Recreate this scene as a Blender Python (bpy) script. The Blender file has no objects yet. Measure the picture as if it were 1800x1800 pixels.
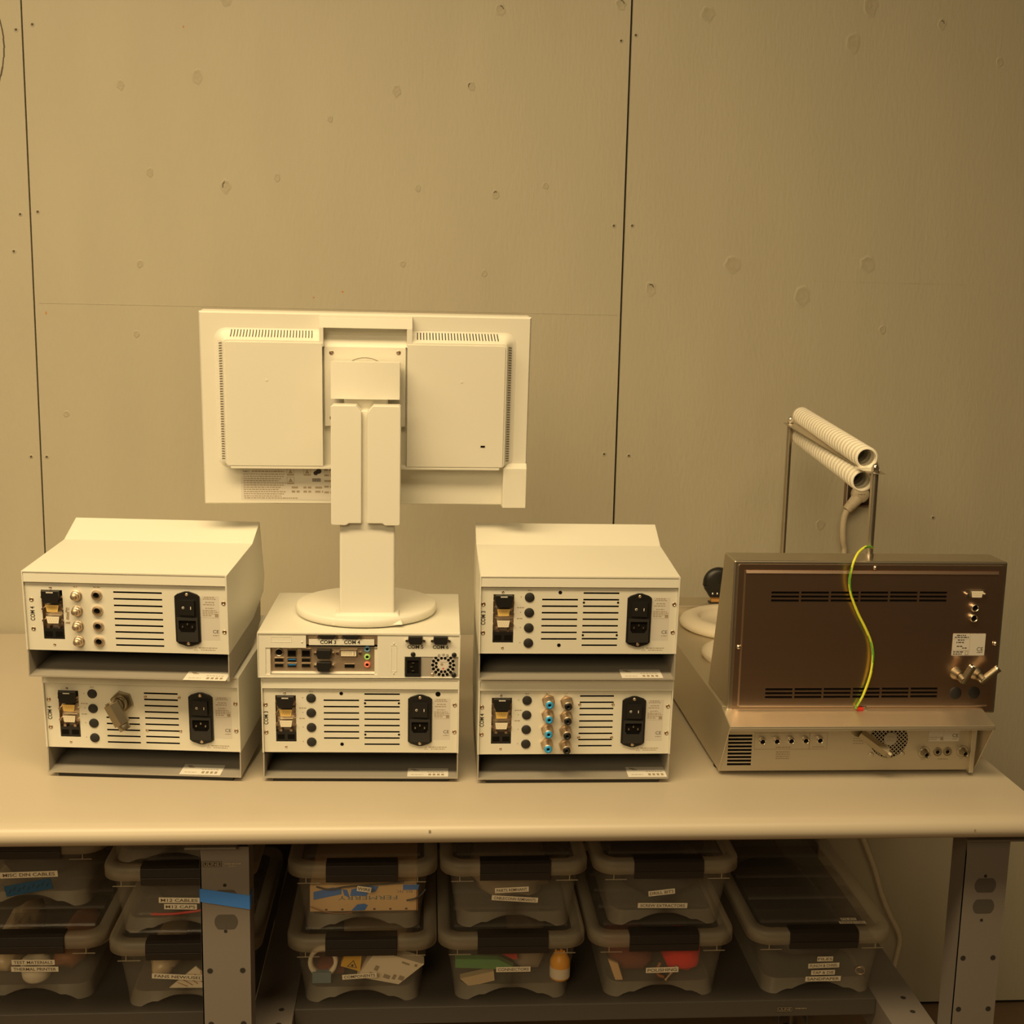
import bpy, bmesh, math, random
from math import sin, cos, pi, radians as R
from mathutils import Vector, Matrix
rnd = random.Random(7)
S = bpy.context.scene
COL = S.collection

# ------------------------------------------------------------------ camera, world, lights, exposure
FPX, PITCH, ROLL, YAW = 2159.67, 0.1693, 0.0215, 0.0721
cam_d = bpy.data.cameras.new('camera'); cam = bpy.data.objects.new('camera', cam_d); COL.objects.link(cam)
cam_d.sensor_fit = 'HORIZONTAL'; cam_d.sensor_width = 36.0; cam_d.lens = FPX / 1800 * 36.0
cam_d.clip_start = 0.05; cam_d.clip_end = 60
_f = Vector((sin(YAW)*cos(PITCH), cos(YAW)*cos(PITCH), -sin(PITCH)))
_r = Vector((cos(YAW), -sin(YAW), 0)); _u = _r.cross(_f)
_rr = cos(ROLL)*_r + sin(ROLL)*_u; _uu = -sin(ROLL)*_r + cos(ROLL)*_u
cam.matrix_world = Matrix(((_rr.x, _uu.x, -_f.x, 0), (_rr.y, _uu.y, -_f.y, 0), (_rr.z, _uu.z, -_f.z, 1.6417), (0, 0, 0, 1)))
S.camera = cam

W = bpy.data.worlds.new('room_light'); S.world = W; W.use_nodes = True
bg = W.node_tree.nodes['Background']; bg.inputs['Color'].default_value = (1.0, 0.62, 0.28, 1); bg.inputs['Strength'].default_value = 0.04

def area(name, loc, aim, sx, sy, power, col):
    l = bpy.data.lights.new(name, 'AREA'); l.shape = 'RECTANGLE'; l.size = sx; l.size_y = sy; l.energy = power; l.color = col
    o = bpy.data.objects.new(name, l); COL.objects.link(o); o.location = loc
    o.rotation_euler = (Vector(aim) - Vector(loc)).to_track_quat('-Z', 'Y').to_euler()
    return o
WARM = (1.0, 0.745, 0.39)
ml = area('ceiling_strip_light', (-0.95, 0.70, 3.05), (-0.80, 1.85, 0.4), 2.6, 0.45, 45, WARM); ml.data.spread = R(130)
area('right_ceiling_strip_light', (0.85, 0.60, 3.05), (0.2, 1.75, 0.4), 1.2, 0.18, 8, WARM)
rl = area('rear_ceiling_strip_light', (-1.5, -2.1, 3.05), (-0.75, 1.7, 0.7), 2.2, 1.5, 20, WARM); rl.data.spread = R(95)

vs = S.view_settings
vs.view_transform = 'Standard'; vs.look = 'None'; vs.gamma = 1.0; vs.use_curve_mapping = False; vs.exposure = -0.04

# ------------------------------------------------------------------ materials
def mat(name, col, rough=0.5, metal=0.0, bump=0.0, bscale=200.0, var=0.0, vscale=8.0, spec=0.5, stretch=(1, 1, 1), coat=0.0):
    m = bpy.data.materials.new(name); m.use_nodes = True; nt = m.node_tree; b = nt.nodes['Principled BSDF']
    b.inputs['Base Color'].default_value = (*col, 1); b.inputs['Roughness'].default_value = rough; b.inputs['Metallic'].default_value = metal
    b.inputs['Specular IOR Level'].default_value = spec; b.inputs['Coat Weight'].default_value = coat
    if bump or var:
        tc = nt.nodes.new('ShaderNodeTexCoord'); mp = nt.nodes.new('ShaderNodeMapping'); mp.inputs['Scale'].default_value = stretch
        nt.links.new(tc.outputs['Object'], mp.inputs['Vector'])
        if bump:
            n = nt.nodes.new('ShaderNodeTexNoise'); n.inputs['Scale'].default_value = bscale; n.inputs['Detail'].default_value = 3
            nt.links.new(mp.outputs['Vector'], n.inputs['Vector'])
            bp = nt.nodes.new('ShaderNodeBump'); bp.inputs['Strength'].default_value = bump; bp.inputs['Distance'].default_value = 0.001
            nt.links.new(n.outputs['Fac'], bp.inputs['Height']); nt.links.new(bp.outputs['Normal'], b.inputs['Normal'])
        if var:
            n2 = nt.nodes.new('ShaderNodeTexNoise'); n2.inputs['Scale'].default_value = vscale; n2.inputs['Detail'].default_value = 4
            nt.links.new(mp.outputs['Vector'], n2.inputs['Vector'])
            mx = nt.nodes.new('ShaderNodeMix'); mx.data_type = 'RGBA'
            mx.inputs['A'].default_value = (*[c*(1-var) for c in col], 1); mx.inputs['B'].default_value = (*[min(1, c*(1+var)) for c in col], 1)
            nt.links.new(n2.outputs['Fac'], mx.inputs['Factor']); nt.links.new(mx.outputs['Result'], b.inputs['Base Color'])
    return m

M = {}
M['paint'] = mat('grey_green_wall_paint', (0.470, 0.428, 0.325), 0.58, bump=0.7, bscale=85, var=0.06, vscale=6, stretch=(1.8, 1, 0.5))
M['knot'] = mat('painted_knot', (0.425, 0.380, 0.280), 0.62, bump=0.9, bscale=120, var=0.12, vscale=60)
M['gap'] = mat('dark_gap', (0.02, 0.016, 0.012), 0.9)
M['hole_dark'] = mat('screw_hole_shadow', (0.10, 0.08, 0.055), 0.8)
M['rust'] = mat('rust_speck', (0.55, 0.22, 0.06), 0.7)
M['floor'] = mat('brown_concrete_floor', (0.20, 0.13, 0.075), 0.7, bump=0.2, bscale=40, var=0.25, vscale=9)
M['laminate'] = mat('beige_laminate', (0.535, 0.47, 0.37), 0.38, var=0.03, vscale=6)
M['bench_steel'] = mat('grey_painted_steel', (0.19, 0.165, 0.145), 0.5, bump=0.12, bscale=500, var=0.04)
M['shelf_steel'] = mat('dark_grey_shelf_steel', (0.08, 0.07, 0.06), 0.5, bump=0.1, bscale=500)
M['white'] = mat('cream_white_powder_coat', (0.75, 0.73, 0.64), 0.42, bump=0.06, bscale=900)
M['panel'] = mat('cream_panel_paint', (0.74, 0.715, 0.62), 0.5)
M['tray'] = mat('zinc_grey_chassis', (0.40, 0.365, 0.31), 0.45, metal=0.15)
M['plastic'] = mat('monitor_white_plastic', (0.735, 0.71, 0.625), 0.45, bump=0.05, bscale=1200)
M['black'] = mat('black_plastic', (0.012, 0.011, 0.010), 0.4)
M['soft_black'] = mat('black_rubber', (0.02, 0.018, 0.016), 0.65)
M['void'] = mat('interior_shade', (0.006, 0.005, 0.004), 0.9, spec=0.1)  # near-black put in for the shade inside openings and recesses
M['chrome'] = mat('bright_metal', (0.80, 0.74, 0.66), 0.22, metal=1.0)
M['screw'] = mat('screw_metal', (0.55, 0.42, 0.33), 0.35, metal=1.0)
M['nickel'] = mat('satin_nickel', (0.62, 0.56, 0.46), 0.32, metal=1.0)
M['dull'] = mat('dull_zinc_alloy', (0.36, 0.31, 0.22), 0.42, metal=1.0)
M['brass'] = mat('nickel_brass', (0.70, 0.57, 0.43), 0.44, metal=1.0)
M['shield'] = mat('tin_plate_shield', (0.66, 0.53, 0.40), 0.48, metal=1.0, bump=0.3, bscale=60)
M['steel'] = mat('brushed_stainless_steel', (0.74, 0.54, 0.41), 0.30, metal=1.0, bump=0.05, bscale=900, var=0.04, vscale=120, stretch=(0.02, 1, 1))
M['steel_top'] = mat('satin_stainless_sheet', (0.60, 0.54, 0.44), 0.36, metal=1.0, bump=0.05, bscale=500, stretch=(0.05, 1, 1))
M['steel_matte'] = mat('matte_stainless_sheet', (0.68, 0.62, 0.51), 0.52, metal=1.0, bump=0.05, bscale=500, stretch=(0.05, 1, 1))
M['gold_pin'] = mat('yellow_connector_insert', (0.85, 0.58, 0.18), 0.4)
M['pin_white'] = mat('white_connector_insert', (0.85, 0.78, 0.62), 0.4)
M['blue'] = mat('cyan_blue_plastic', (0.03, 0.36, 0.75), 0.4)
M['usb_blue'] = mat('usb_blue_plastic', (0.03, 0.22, 0.60), 0.4)
M['jack_blue'] = mat('light_blue_jack', (0.25, 0.55, 0.85), 0.4)
M['jack_green'] = mat('lime_green_jack', (0.40, 0.70, 0.20), 0.4)
M['jack_pink'] = mat('orange_pink_jack', (0.85, 0.22, 0.15), 0.4)
M['label'] = mat('white_paper_label', (0.80, 0.76, 0.68), 0.55)
M['label_grey'] = mat('silver_grey_label', (0.66, 0.62, 0.56), 0.4)
M['ink'] = mat('black_ink', (0.03, 0.026, 0.022), 0.6)
M['ink_grey'] = mat('grey_print', (0.36, 0.29, 0.20), 0.6)
M['tape_label'] = mat('cream_label_tape', (0.90, 0.82, 0.66), 0.5)
M['ink_brown'] = mat('label_tape_print', (0.14, 0.09, 0.05), 0.6)
M['painter_tape'] = mat('blue_painters_tape', (0.05, 0.22, 0.74), 0.65, bump=0.3, bscale=700)
M['tape_dim'] = mat('dark_blue_tape', (0.02, 0.09, 0.20), 0.65)
M['wire_y'] = mat('yellow_wire', (0.75, 0.78, 0.06), 0.4)
M['wire_g'] = mat('green_wire', (0.12, 0.42, 0.05), 0.4)
M['red'] = mat('red_plastic', (0.65, 0.03, 0.02), 0.45)
M['coil'] = mat('white_coil_plastic', (0.90, 0.85, 0.74), 0.4)
M['ring'] = mat('cream_ceramic_ring', (0.80, 0.72, 0.58), 0.5)
M['cord'] = mat('cream_cord', (0.66, 0.57, 0.42), 0.5)
M['outlet'] = mat('dark_brown_outlet', (0.05, 0.03, 0.02), 0.5)
M['frame_brown'] = mat('rusty_box_edge', (0.20, 0.12, 0.08), 0.55)
M['latch'] = mat('smoke_grey_latch', (0.024, 0.020, 0.018), 0.42)
M['amber'] = mat('amber_polymer', (0.60, 0.30, 0.08), 0.5)
# things kept in the bins
M['carton'] = mat('tan_cardboard', (0.80, 0.54, 0.28), 0.8, var=0.05)
M['white_card'] = mat('white_carton', (0.86, 0.76, 0.60), 0.7)
M['yellow_pack'] = mat('yellow_pack', (0.80, 0.46, 0.03), 0.5)
M['orange'] = mat('orange_liquid', (0.95, 0.42, 0.02), 0.4)
M['red_cloth'] = mat('red_fabric', (0.85, 0.02, 0.015), 0.9, bump=0.8, bscale=220)
M['maroon'] = mat('maroon_fabric', (0.20, 0.05, 0.03), 0.9, bump=0.6, bscale=200)
M['wood'] = mat('pale_wood', (0.75, 0.50, 0.26), 0.6)
M['green_card'] = mat('green_card', (0.10, 0.30, 0.09), 0.6)
M['bag'] = mat('grey_plastic_bag', (0.34, 0.27, 0.19), 0.35, bump=1.0, bscale=30)
M['pale_bag'] = mat('cream_plastic_bag', (0.62, 0.48, 0.30), 0.35, bump=1.0, bscale=30)
M['dark_stuff'] = mat('dark_cable_bundle', (0.05, 0.045, 0.045), 0.5)
M['brown_hose'] = mat('brown_hose', (0.40, 0.16, 0.06), 0.5)
M['pack_blue'] = mat('faded_blue_pack', (0.16, 0.24, 0.28), 0.6)

def clear(name, col, rough, body, tint):
    m = bpy.data.materials.new(name); m.use_nodes = True; nt = m.node_tree; b = nt.nodes['Principled BSDF']; out = nt.nodes['Material Output']
    b.inputs['Base Color'].default_value = (*col, 1); b.inputs['Roughness'].default_value = rough
    t = nt.nodes.new('ShaderNodeBsdfTransparent'); t.inputs['Color'].default_value = (*tint, 1)
    mx = nt.nodes.new('ShaderNodeMixShader'); mx.inputs['Fac'].default_value = body
    nt.links.new(t.outputs[0], mx.inputs[1]); nt.links.new(b.outputs[0], mx.inputs[2]); nt.links.new(mx.outputs[0], out.inputs['Surface'])
    return m
M['bin'] = clear('translucent_bin_plastic', (0.74, 0.67, 0.56), 0.35, 0.125, (0.97, 0.96, 0.94))
M['bin_edge'] = clear('thick_bin_edge', (0.72, 0.64, 0.52), 0.35, 0.20, (0.97, 0.95, 0.93))
M['bin_rim'] = clear('frosted_lid_plastic', (0.70, 0.62, 0.48), 0.45, 0.34, (0.96, 0.94, 0.91))
M['bin_lid'] = clear('clear_lid_panel', (0.35, 0.32, 0.28), 0.08, 0.16, (0.92, 0.90, 0.88))

# ------------------------------------------------------------------ mesh builder
class MB:
    """collects shapes in world (or local) coordinates, optionally through a transform, links them as ONE mesh object"""
    def __init__(s, xf=None): s.v = []; s.f = []; s.m = []; s.mats = []; s.sm = []; s.xf = xf
    def mi(s, m):
        m = M[m] if isinstance(m, str) else m
        if m not in s.mats: s.mats.append(m)
        return s.mats.index(m)
    def add(s, vs_, fs, m, smooth=False):
        o = len(s.v); k = s.mi(m)
        for p in vs_:
            p = Vector(p)
            s.v.append(Vector(s.xf(p)) if s.xf else p)
        for f in fs: s.f.append([o+i for i in f]); s.m.append(k); s.sm.append(smooth)
        return s
    def box(s, x0, x1, y0, y1, z0, z1, m):
        return s.add([(x, y, z) for x in (x0, x1) for y in (y0, y1) for z in (z0, z1)],
                     [(0, 1, 3, 2), (4, 6, 7, 5), (0, 4, 5, 1), (2, 3, 7, 6), (0, 2, 6, 4), (1, 5, 7, 3)], m)
    def hexa(s, b, t, m):           # 4 base points, 4 top points
        return s.add(list(b)+list(t), [(3, 2, 1, 0), (4, 5, 6, 7), (0, 1, 5, 4), (1, 2, 6, 5), (2, 3, 7, 6), (3, 0, 4, 7)], m)
    def prism(s, poly, ax, a, b, m, m_cap=None, smooth=False):
        def P(u, v, w): return {'x': (w, u, v), 'y': (u, w, v), 'z': (u, v, w)}[ax]
        n = len(poly); va = [P(u, v, a) for u, v in poly]+[P(u, v, b) for u, v in poly]
        s.add(va, [(i, (i+1) % n, n+(i+1) % n, n+i) for i in range(n)], m, smooth)
        s.add([P(u, v, a) for u, v in poly], [tuple(range(n))[::-1]], m_cap or m)
        s.add([P(u, v, b) for u, v in poly], [tuple(range(n))], m_cap or m)
        return s
    def cyl(s, p0, p1, r0, m, r1=None, n=20, caps=True, m_cap=None, smooth=True):
        p0, p1 = Vector(p0), Vector(p1); r1 = r0 if r1 is None else r1
        d = (p1-p0).normalized(); u = d.orthogonal().normalized(); w = d.cross(u)
        A = [p0+r0*(cos(2*pi*i/n)*u+sin(2*pi*i/n)*w) for i in range(n)]; B = [p1+r1*(cos(2*pi*i/n)*u+sin(2*pi*i/n)*w) for i in range(n)]
        s.add(A+B, [(i, (i+1) % n, n+(i+1) % n, n+i) for i in range(n)], m, smooth)
        if caps:
            s.add(A, [tuple(range(n))[::-1]], m_cap or m); s.add(B, [tuple(range(n))], m_cap or m)
        return s
    def lathe(s, prof, c, ax, m, n=32, closed=False, smooth=True):
        """prof: (radius, distance along axis)"""
        c = Vector(c); d = Vector(ax).normalized(); u = d.orthogonal().normalized(); w = d.cross(u); k = len(prof); vs_ = []
        for r, h in prof: vs_ += [c+d*h+r*(cos(2*pi*i/n)*u+sin(2*pi*i/n)*w) for i in range(n)]
        fs = []
        for j in range(k if closed else k-1):
            a, b = j*n, ((j+1) % k)*n
            fs += [(a+i, a+(i+1) % n, b+(i+1) % n, b+i) for i in range(n)]
        s.add(vs_, fs, m, smooth)
        return s
    def tube(s, path, r, m, n=10, m2=None, res=6):
        P = [Vector(p) for p in path]; pts = []
        for i in range(len(P)-1):                       # Catmull-Rom
            a, b, c, d = P[max(i-1, 0)], P[i], P[i+1], P[min(i+2, len(P)-1)]
            for k in range(res):
                t = k/res; pts.append(0.5*((2*b)+(c-a)*t+(2*a-5*b+4*c-d)*t*t+(3*b-3*c+d-a)*t**3))
        pts.append(P[-1]); up = None; vs_ = []
        for i, p in enumerate(pts):
            t = (pts[min(i+1, len(pts)-1)]-pts[max(i-1, 0)]).normalized()
            if up is None: up = t.orthogonal().normalized()
            up = (up-t*up.dot(t)).normalized(); w = t.cross(up)
            rr = r(i/(len(pts)-1)) if callable(r) else r
            vs_ += [p+rr*(cos(2*pi*k/n)*up+sin(2*pi*k/n)*w) for k in range(n)]
        o = len(vs_)//n
        for ph, mm in ((0, m), (1, m2)):
            if mm is None: continue
            fs = []
            for j in range(o-1):
                for k in range(n):
                    if m2 and (int((k+j*0.35) % n) < n*0.62) != (ph == 0): continue
                    fs.append((j*n+k, j*n+(k+1) % n, (j+1)*n+(k+1) % n, (j+1)*n+k))
            s.add(vs_, fs, mm, True)
        s.add(vs_[:n], [tuple(range(n))[::-1]], m); s.add(vs_[-n:], [tuple(range(n))], m)
        return s
    def plate(s, x0, x1, z0, z1, y0, y1, holes, m, m_back=None):
        """flat plate facing -y at y0, thickness to y1, with true rectangular holes (hx0,hx1,hz0,hz1)"""
        xs = sorted({x0, x1, *[h[0] for h in holes], *[h[1] for h in holes]}); zs = sorted({z0, z1, *[h[2] for h in holes], *[h[3] for h in holes]})
        for i in range(len(xs)-1):
            for j in range(len(zs)-1):
                cx, cz = (xs[i]+xs[i+1])/2, (zs[j]+zs[j+1])/2
                if any(h[0] < cx < h[1] and h[2] < cz < h[3] for h in holes): continue
                s.add([(xs[i], y0, zs[j]), (xs[i+1], y0, zs[j]), (xs[i+1], y0, zs[j+1]), (xs[i], y0, zs[j+1])], [(0, 1, 2, 3)], m)
        for a, b, c, d in list(holes)+[(x0, x1, z0, z1)]:
            s.add([(a, y0, c), (b, y0, c), (b, y0, d), (a, y0, d), (a, y1, c), (b, y1, c), (b, y1, d), (a, y1, d)],
                  [(0, 1, 5, 4), (1, 2, 6, 5), (2, 3, 7, 6), (3, 0, 4, 7)], m)
        return s
    def quad(s, pts, m): return s.add(pts, [tuple(range(len(pts)))], m)
    def rect(s, x0, x1, z0, z1, y, m): return s.quad([(x0, y, z0), (x1, y, z0), (x1, y, z1), (x0, y, z1)], m)
    def text(s, txt, c, h, m, w=None, rot=0.0, plane='y', sx=1.0, bold=0.0):
        """flat lettering centred on c, cap height h, in the plane facing -y (or lying, facing +z); w = total width"""
        vs_, fs = text_mesh(txt, bold)
        xs = [p[0] for p in vs_]; ys = [p[1] for p in vs_]
        cx, cy = (min(xs)+max(xs))/2, (min(ys)+max(ys))/2; kh = h/max(1e-6, max(ys)-min(ys)); kw = (w/max(1e-6, max(xs)-min(xs))) if w else kh*sx
        out = []
        for x, y in vs_:
            u, v = (x-cx)*kw, (y-cy)*kh; u, v = u*cos(rot)-v*sin(rot), u*sin(rot)+v*cos(rot)
            out.append((c[0]+u, c[1], c[2]+v) if plane == 'y' else (c[0]+u, c[1]+v, c[2]))
        return s.add(out, fs, m)
    def scribble(s, x0, x1, z, h, y, m, plane='y', seed=1):
        """a line of print too small to read: word-sized dashes"""
        r = random.Random(seed); x = x0
        while x < x1-h*0.5:
            w = min(x1-x, h*(1.2+2.4*r.random()))
            if plane == 'y': s.rect(x, x+w, z-h/2, z+h/2, y, m)
            else: s.quad([(x, y-h/2, z), (x+w, y-h/2, z), (x+w, y+h/2, z), (x, y+h/2, z)], m)
            x += w+h*0.7
        return s
    def build(s, name, parent=None, bevel=0.0, solid=0.0, weld=False, seg=2):
        me = bpy.data.meshes.new(name); off = Vector((0, 0, 0))
        if parent is not None and s.xf is None:
            top = parent
            while top.parent is not None: top = top.parent
            if top.get('_w'): off = top.location.copy()          # parts are given in world coordinates
        me.from_pydata([tuple(p-off) for p in s.v], [], s.f)
        for m in s.mats: me.materials.append(m)
        me.polygons.foreach_set('material_index', s.m); me.polygons.foreach_set('use_smooth', s.sm)
        if bevel or solid or weld:
            bm = bmesh.new(); bm.from_mesh(me); bmesh.ops.remove_doubles(bm, verts=bm.verts, dist=1e-6); bmesh.ops.recalc_face_normals(bm, faces=bm.faces); bm.to_mesh(me); bm.free()
        me.update(); o = bpy.data.objects.new(name, me); COL.objects.link(o)
        if parent is not None: o.parent = parent
        if solid:
            md = o.modifiers.new('thickness', 'SOLIDIFY'); md.thickness = solid; md.offset = -1
        if bevel:
            md = o.modifiers.new('edge', 'BEVEL'); md.width = bevel; md.segments = seg; md.limit_method = 'ANGLE'; md.angle_limit = R(40)
        return o

_TX = {}
def text_mesh(t, bold=0.0):
    k_ = (t, bold)
    if k_ not in _TX:
        c = bpy.data.curves.new('lettering', 'FONT'); c.body = t; c.resolution_u = 3; c.offset = bold
        o = bpy.data.objects.new('lettering', c); COL.objects.link(o); dg = bpy.context.evaluated_depsgraph_get(); dg.update()
        me = bpy.data.meshes.new_from_object(o.evaluated_get(dg))
        _TX[k_] = ([(v.co.x, v.co.y) for v in me.vertices], [tuple(p.vertices) for p in me.polygons])
        bpy.data.objects.remove(o); bpy.data.curves.remove(c); bpy.data.meshes.remove(me)
    return _TX[k_]

def tag(o, label=None, cat=None, group=None, kind=None):
    if label: o['label'] = label
    if cat: o['category'] = cat
    if group: o['group'] = group
    if kind: o['kind'] = kind
    return o
def thing(name, loc, label, cat, rz=0.0, group=None, world=True):
    o = bpy.data.objects.new(name, None); COL.objects.link(o); o.location = loc; o.rotation_euler = (0, 0, rz); o.empty_display_size = 0.05
    if world: o['_w'] = 1                     # parts are given in world coordinates
    return tag(o, label, cat, group)
def rrect(x0, x1, y0, y1, r, n=5):
    out = []
    for cx, cy, a0 in ((x1-r, y0+r, -90), (x1-r, y1-r, 0), (x0+r, y1-r, 90), (x0+r, y0+r, 180)):
        out += [(cx+r*cos(R(a0+90*i/n)), cy+r*sin(R(a0+90*i/n))) for i in range(n+1)]
    return out
def circ(cx, cy, r, n=20, a0=0.0): return [(cx+r*cos(a0+2*pi*i/n), cy+r*sin(a0+2*pi*i/n)) for i in range(n)]

ZT = 0.9213            # table top
YW = 2.625             # wall face
def struct(mb, name, bevel=0.0):
    o = mb.build(name, bevel=bevel); o['kind'] = 'structure'; return o

# ------------------------------------------------------------------ room
w = MB()
XL, XR = -0.805, 0.413
G = 0.0016
for a, b in ((-3.2, XL-G), (XL+G, XR-G*1.3), (XR+G*1.3, 1.632), (1.636, 3.6)):
    w.box(a, b, YW, YW+0.018, 0.012, 3.0, 'paint')
w.box(-3.2, 3.6, YW+0.012, YW+0.03, 0.0, 3.0, 'gap')
def knot(x, z, r, seed, dark=False):
    q = random.Random(seed); n = 14; t = q.uniform(0.0025, 0.004); el = q.uniform(1.05, 1.5); ph = q.random()*6
    r *= 0.85; rings = [(1.3, 0.0), (1.0, 0.0008), (0.80, 0.0009), (0.55, 0.0002), (0.25, 0.0006)]
    jit = [1+q.uniform(-0.18, 0.18) for _ in range(n)]; vs_ = []
    for k, h in rings:
        vs_ += [(x+r*k*jit[i]*cos(2*pi*i/n), YW-h-0.00004, z+r*k*el*jit[i]*sin(2*pi*i/n)) for i in range(n)]
    fs = [(j*n+i, j*n+(i+1) % n, (j+1)*n+(i+1) % n, (j+1)*n+i) for j in range(len(rings)-1) for i in range(n)] + [tuple((len(rings)-1)*n+i for i in range(n))]
    w.add(vs_, fs[:n], 'paint', True); w.add(vs_, fs[n:], 'knot', True)
    if dark:                                             # the crack in the knot
        a0 = q.uniform(0, 2); m_ = 6
        o_ = [(x+r*0.8*cos(a0+i*0.32), z+r*0.8*el*sin(a0+i*0.32)) for i in range(m_)]; i_ = [(x+r*0.62*cos(a0+i*0.32), z+r*0.62*el*sin(a0+i*0.32)) for i in range(m_)]
        for i in range(m_-1): w.quad([(o_[i][0], YW-0.0010, o_[i][1]), (o_[i+1][0], YW-0.0010, o_[i+1][1]), (i_[i+1][0], YW-0.0010, i_[i+1][1]), (i_[i][0], YW-0.0010, i_[i][1])], 'hole_dark')
KN = [(-0.617, 2.054, 7, 0), (-0.465, 2.075, 11, 0), (-0.405, 2.224, 10, 1), (-0.564, 1.886, 7, 0), (-0.412, 1.863, 10, 1), (-0.308, 1.883, 6, 0), (0.144, 2.226, 10, 1),
      (-0.065, 2.061, 9, 0), (0.087, 2.075, 9, 1), (0.141, 1.861, 8, 1), (0.245, 1.881, 6, 0), (0.39, 2.245, 11, 1), (0.571, 2.232, 14, 0), (0.879, 2.187, 15, 0), (1.064, 2.23, 9, 1),
      (1.195, 2.159, 7, 0), (0.91, 2.261, 14, 0), (0.647, 1.73, 17, 0), (0.803, 1.668, 18, 0), (0.941, 1.737, 16, 0), (0.474, 1.675, 11, 1), (-0.749, 1.391, 6, 0),
      (-0.2, 2.001, 6, 0), (-0.589, 1.703, 6, 0), (0.985, 1.60, 8, 0), (-0.60, 1.56, 6, 0), (0.12, 1.70, 6, 0), (-0.02, 1.87, 6, 0), (-0.05, 1.715, 6, 0), (0.875, 1.17, 10, 0)]
for i, (x, z, r, d) in enumerate(KN): knot(x, z, r*0.001, 20+i, d)
for i in range(9):                                        # long crack in the paint, upper left
    z0 = 2.19-i*0.018; x0 = -0.853+0.012*sin(i*0.42)+rnd.uniform(-.001, .001); x1 = -0.853+0.012*sin((i+1)*0.42); wd = 0.0012+0.0006*rnd.random()
    w.quad([(x0-wd, YW-0.0002, z0), (x0+wd, YW-0.0002, z0), (x1+wd, YW-0.0002, z0-0.0182), (x1-wd, YW-0.0002, z0-0.0182)], 'hole_dark')
for x, z in ((-0.817, 2.153), (-0.785, 2.164), (-0.825, 1.796), (-0.79, 1.802), (-0.841, 1.722), (-0.825, 1.3), (-0.793, 1.3), (0.393, 2.174), (0.423, 2.186), (0.391, 1.804), (0.43, 1.805), (0.387, 1.321), (0.441, 1.318), (1.13, 1.188)):
    w.lathe([(0.0052, 0), (0.0046, 0.0007), (0.0026, 0.0004)], (x, YW-0.00005, z), (0, -1, 0), 'paint', 10)
    w.quad([(x+0.0027*cos(i*pi/4), YW-0.0005, z+0.0027*sin(i*pi/4)) for i in range(8)], 'hole_dark')
for x, z, a, b in ((-0.782, 1.599, .0014, .003), (-0.49, 2.17, .0012, .002), (-0.175, 1.655, .002, .0016), (-0.235, 1.642, .0016, .0014)):
    w.quad([(x-a, YW-0.0002, z-b), (x+a, YW-0.0002, z-b), (x+a, YW-0.0002, z+b), (x-a, YW-0.0002, z+b)], 'rust')
w.box(XL+0.01, XR-0.01, YW-0.0006, YW, 1.6185, 1.6205, 'paint'); w.box(XR+0.4, XR+0.75, YW-0.0004, YW, 1.699, 1.7003, 'paint')
struct(w, 'wall_back')
f = MB(); f.box(-3.2, 3.6, -3.0, YW+0.03, -0.05, 0.0, 'floor'); struct(f, 'floor')

# ------------------------------------------------------------------ workbench
bench = thing('workbench', (0.0, 2.1, 0.0), 'long beige laminate workbench with grey steel legs against the painted plywood wall', 'workbench')
nose = [(2.605, ZT), (1.70, ZT), (1.66, ZT)]+[(1.642-0.0235*sin(pi*i/16), ZT-0.0175+0.0175*cos(pi*i/16)) for i in range(1, 16)]+[(1.66, ZT-0.035), (1.70, ZT-0.035), (2.605, ZT-0.035)]
t = MB(); k_ = len(nose)
t.add([(xx, p[0], p[1]) for xx in (-0.99, 0.918) for p in nose], [(i, i+1, k_+i+1, k_+i) for i in range(k_-1)], 'laminate', True)
for xx in (-0.99, 0.918): t.add([(xx, p[0], p[1]) for p in nose], [tuple(range(k_))], 'laminate')
t.quad([(-0.99, 2.605, ZT), (0.918, 2.605, ZT), (0.918, 2.605, ZT-0.035), (-0.99, 2.605, ZT-0.035)], 'laminate')
for x, z, l in ((0.795, 0.9045, 0.004), (0.01, 0.9105, 0.003)): t.box(x, x+0.0025, 1.6183, 1.630, z-l/2, z+l/2, 'ink_grey')
top = t.build('tabletop', bench)
def dd(cx, cz, hw=0.0168, hh=0.0115):                      # knock-out for a duplex receptacle
    return [(cx+hw*cos(a), cz+hh*max(-1, min(1, 1.35*sin(a)))) for a in [2*pi*i/24 for i in range(24)]]
def leg(x0, x1, yf, front):
    l = MB(); l.box(x0, x1, yf, yf+0.0022, 0.03, 0.862, 'bench_steel'); s_ = 1 if front else -1
    for xx in (x0, x1-0.0022): l.box(xx, xx+0.0022, min(yf, yf+s_*0.045), max(yf, yf+s_*0.045), 0.03, 0.862, 'bench_steel')
    return l
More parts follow.
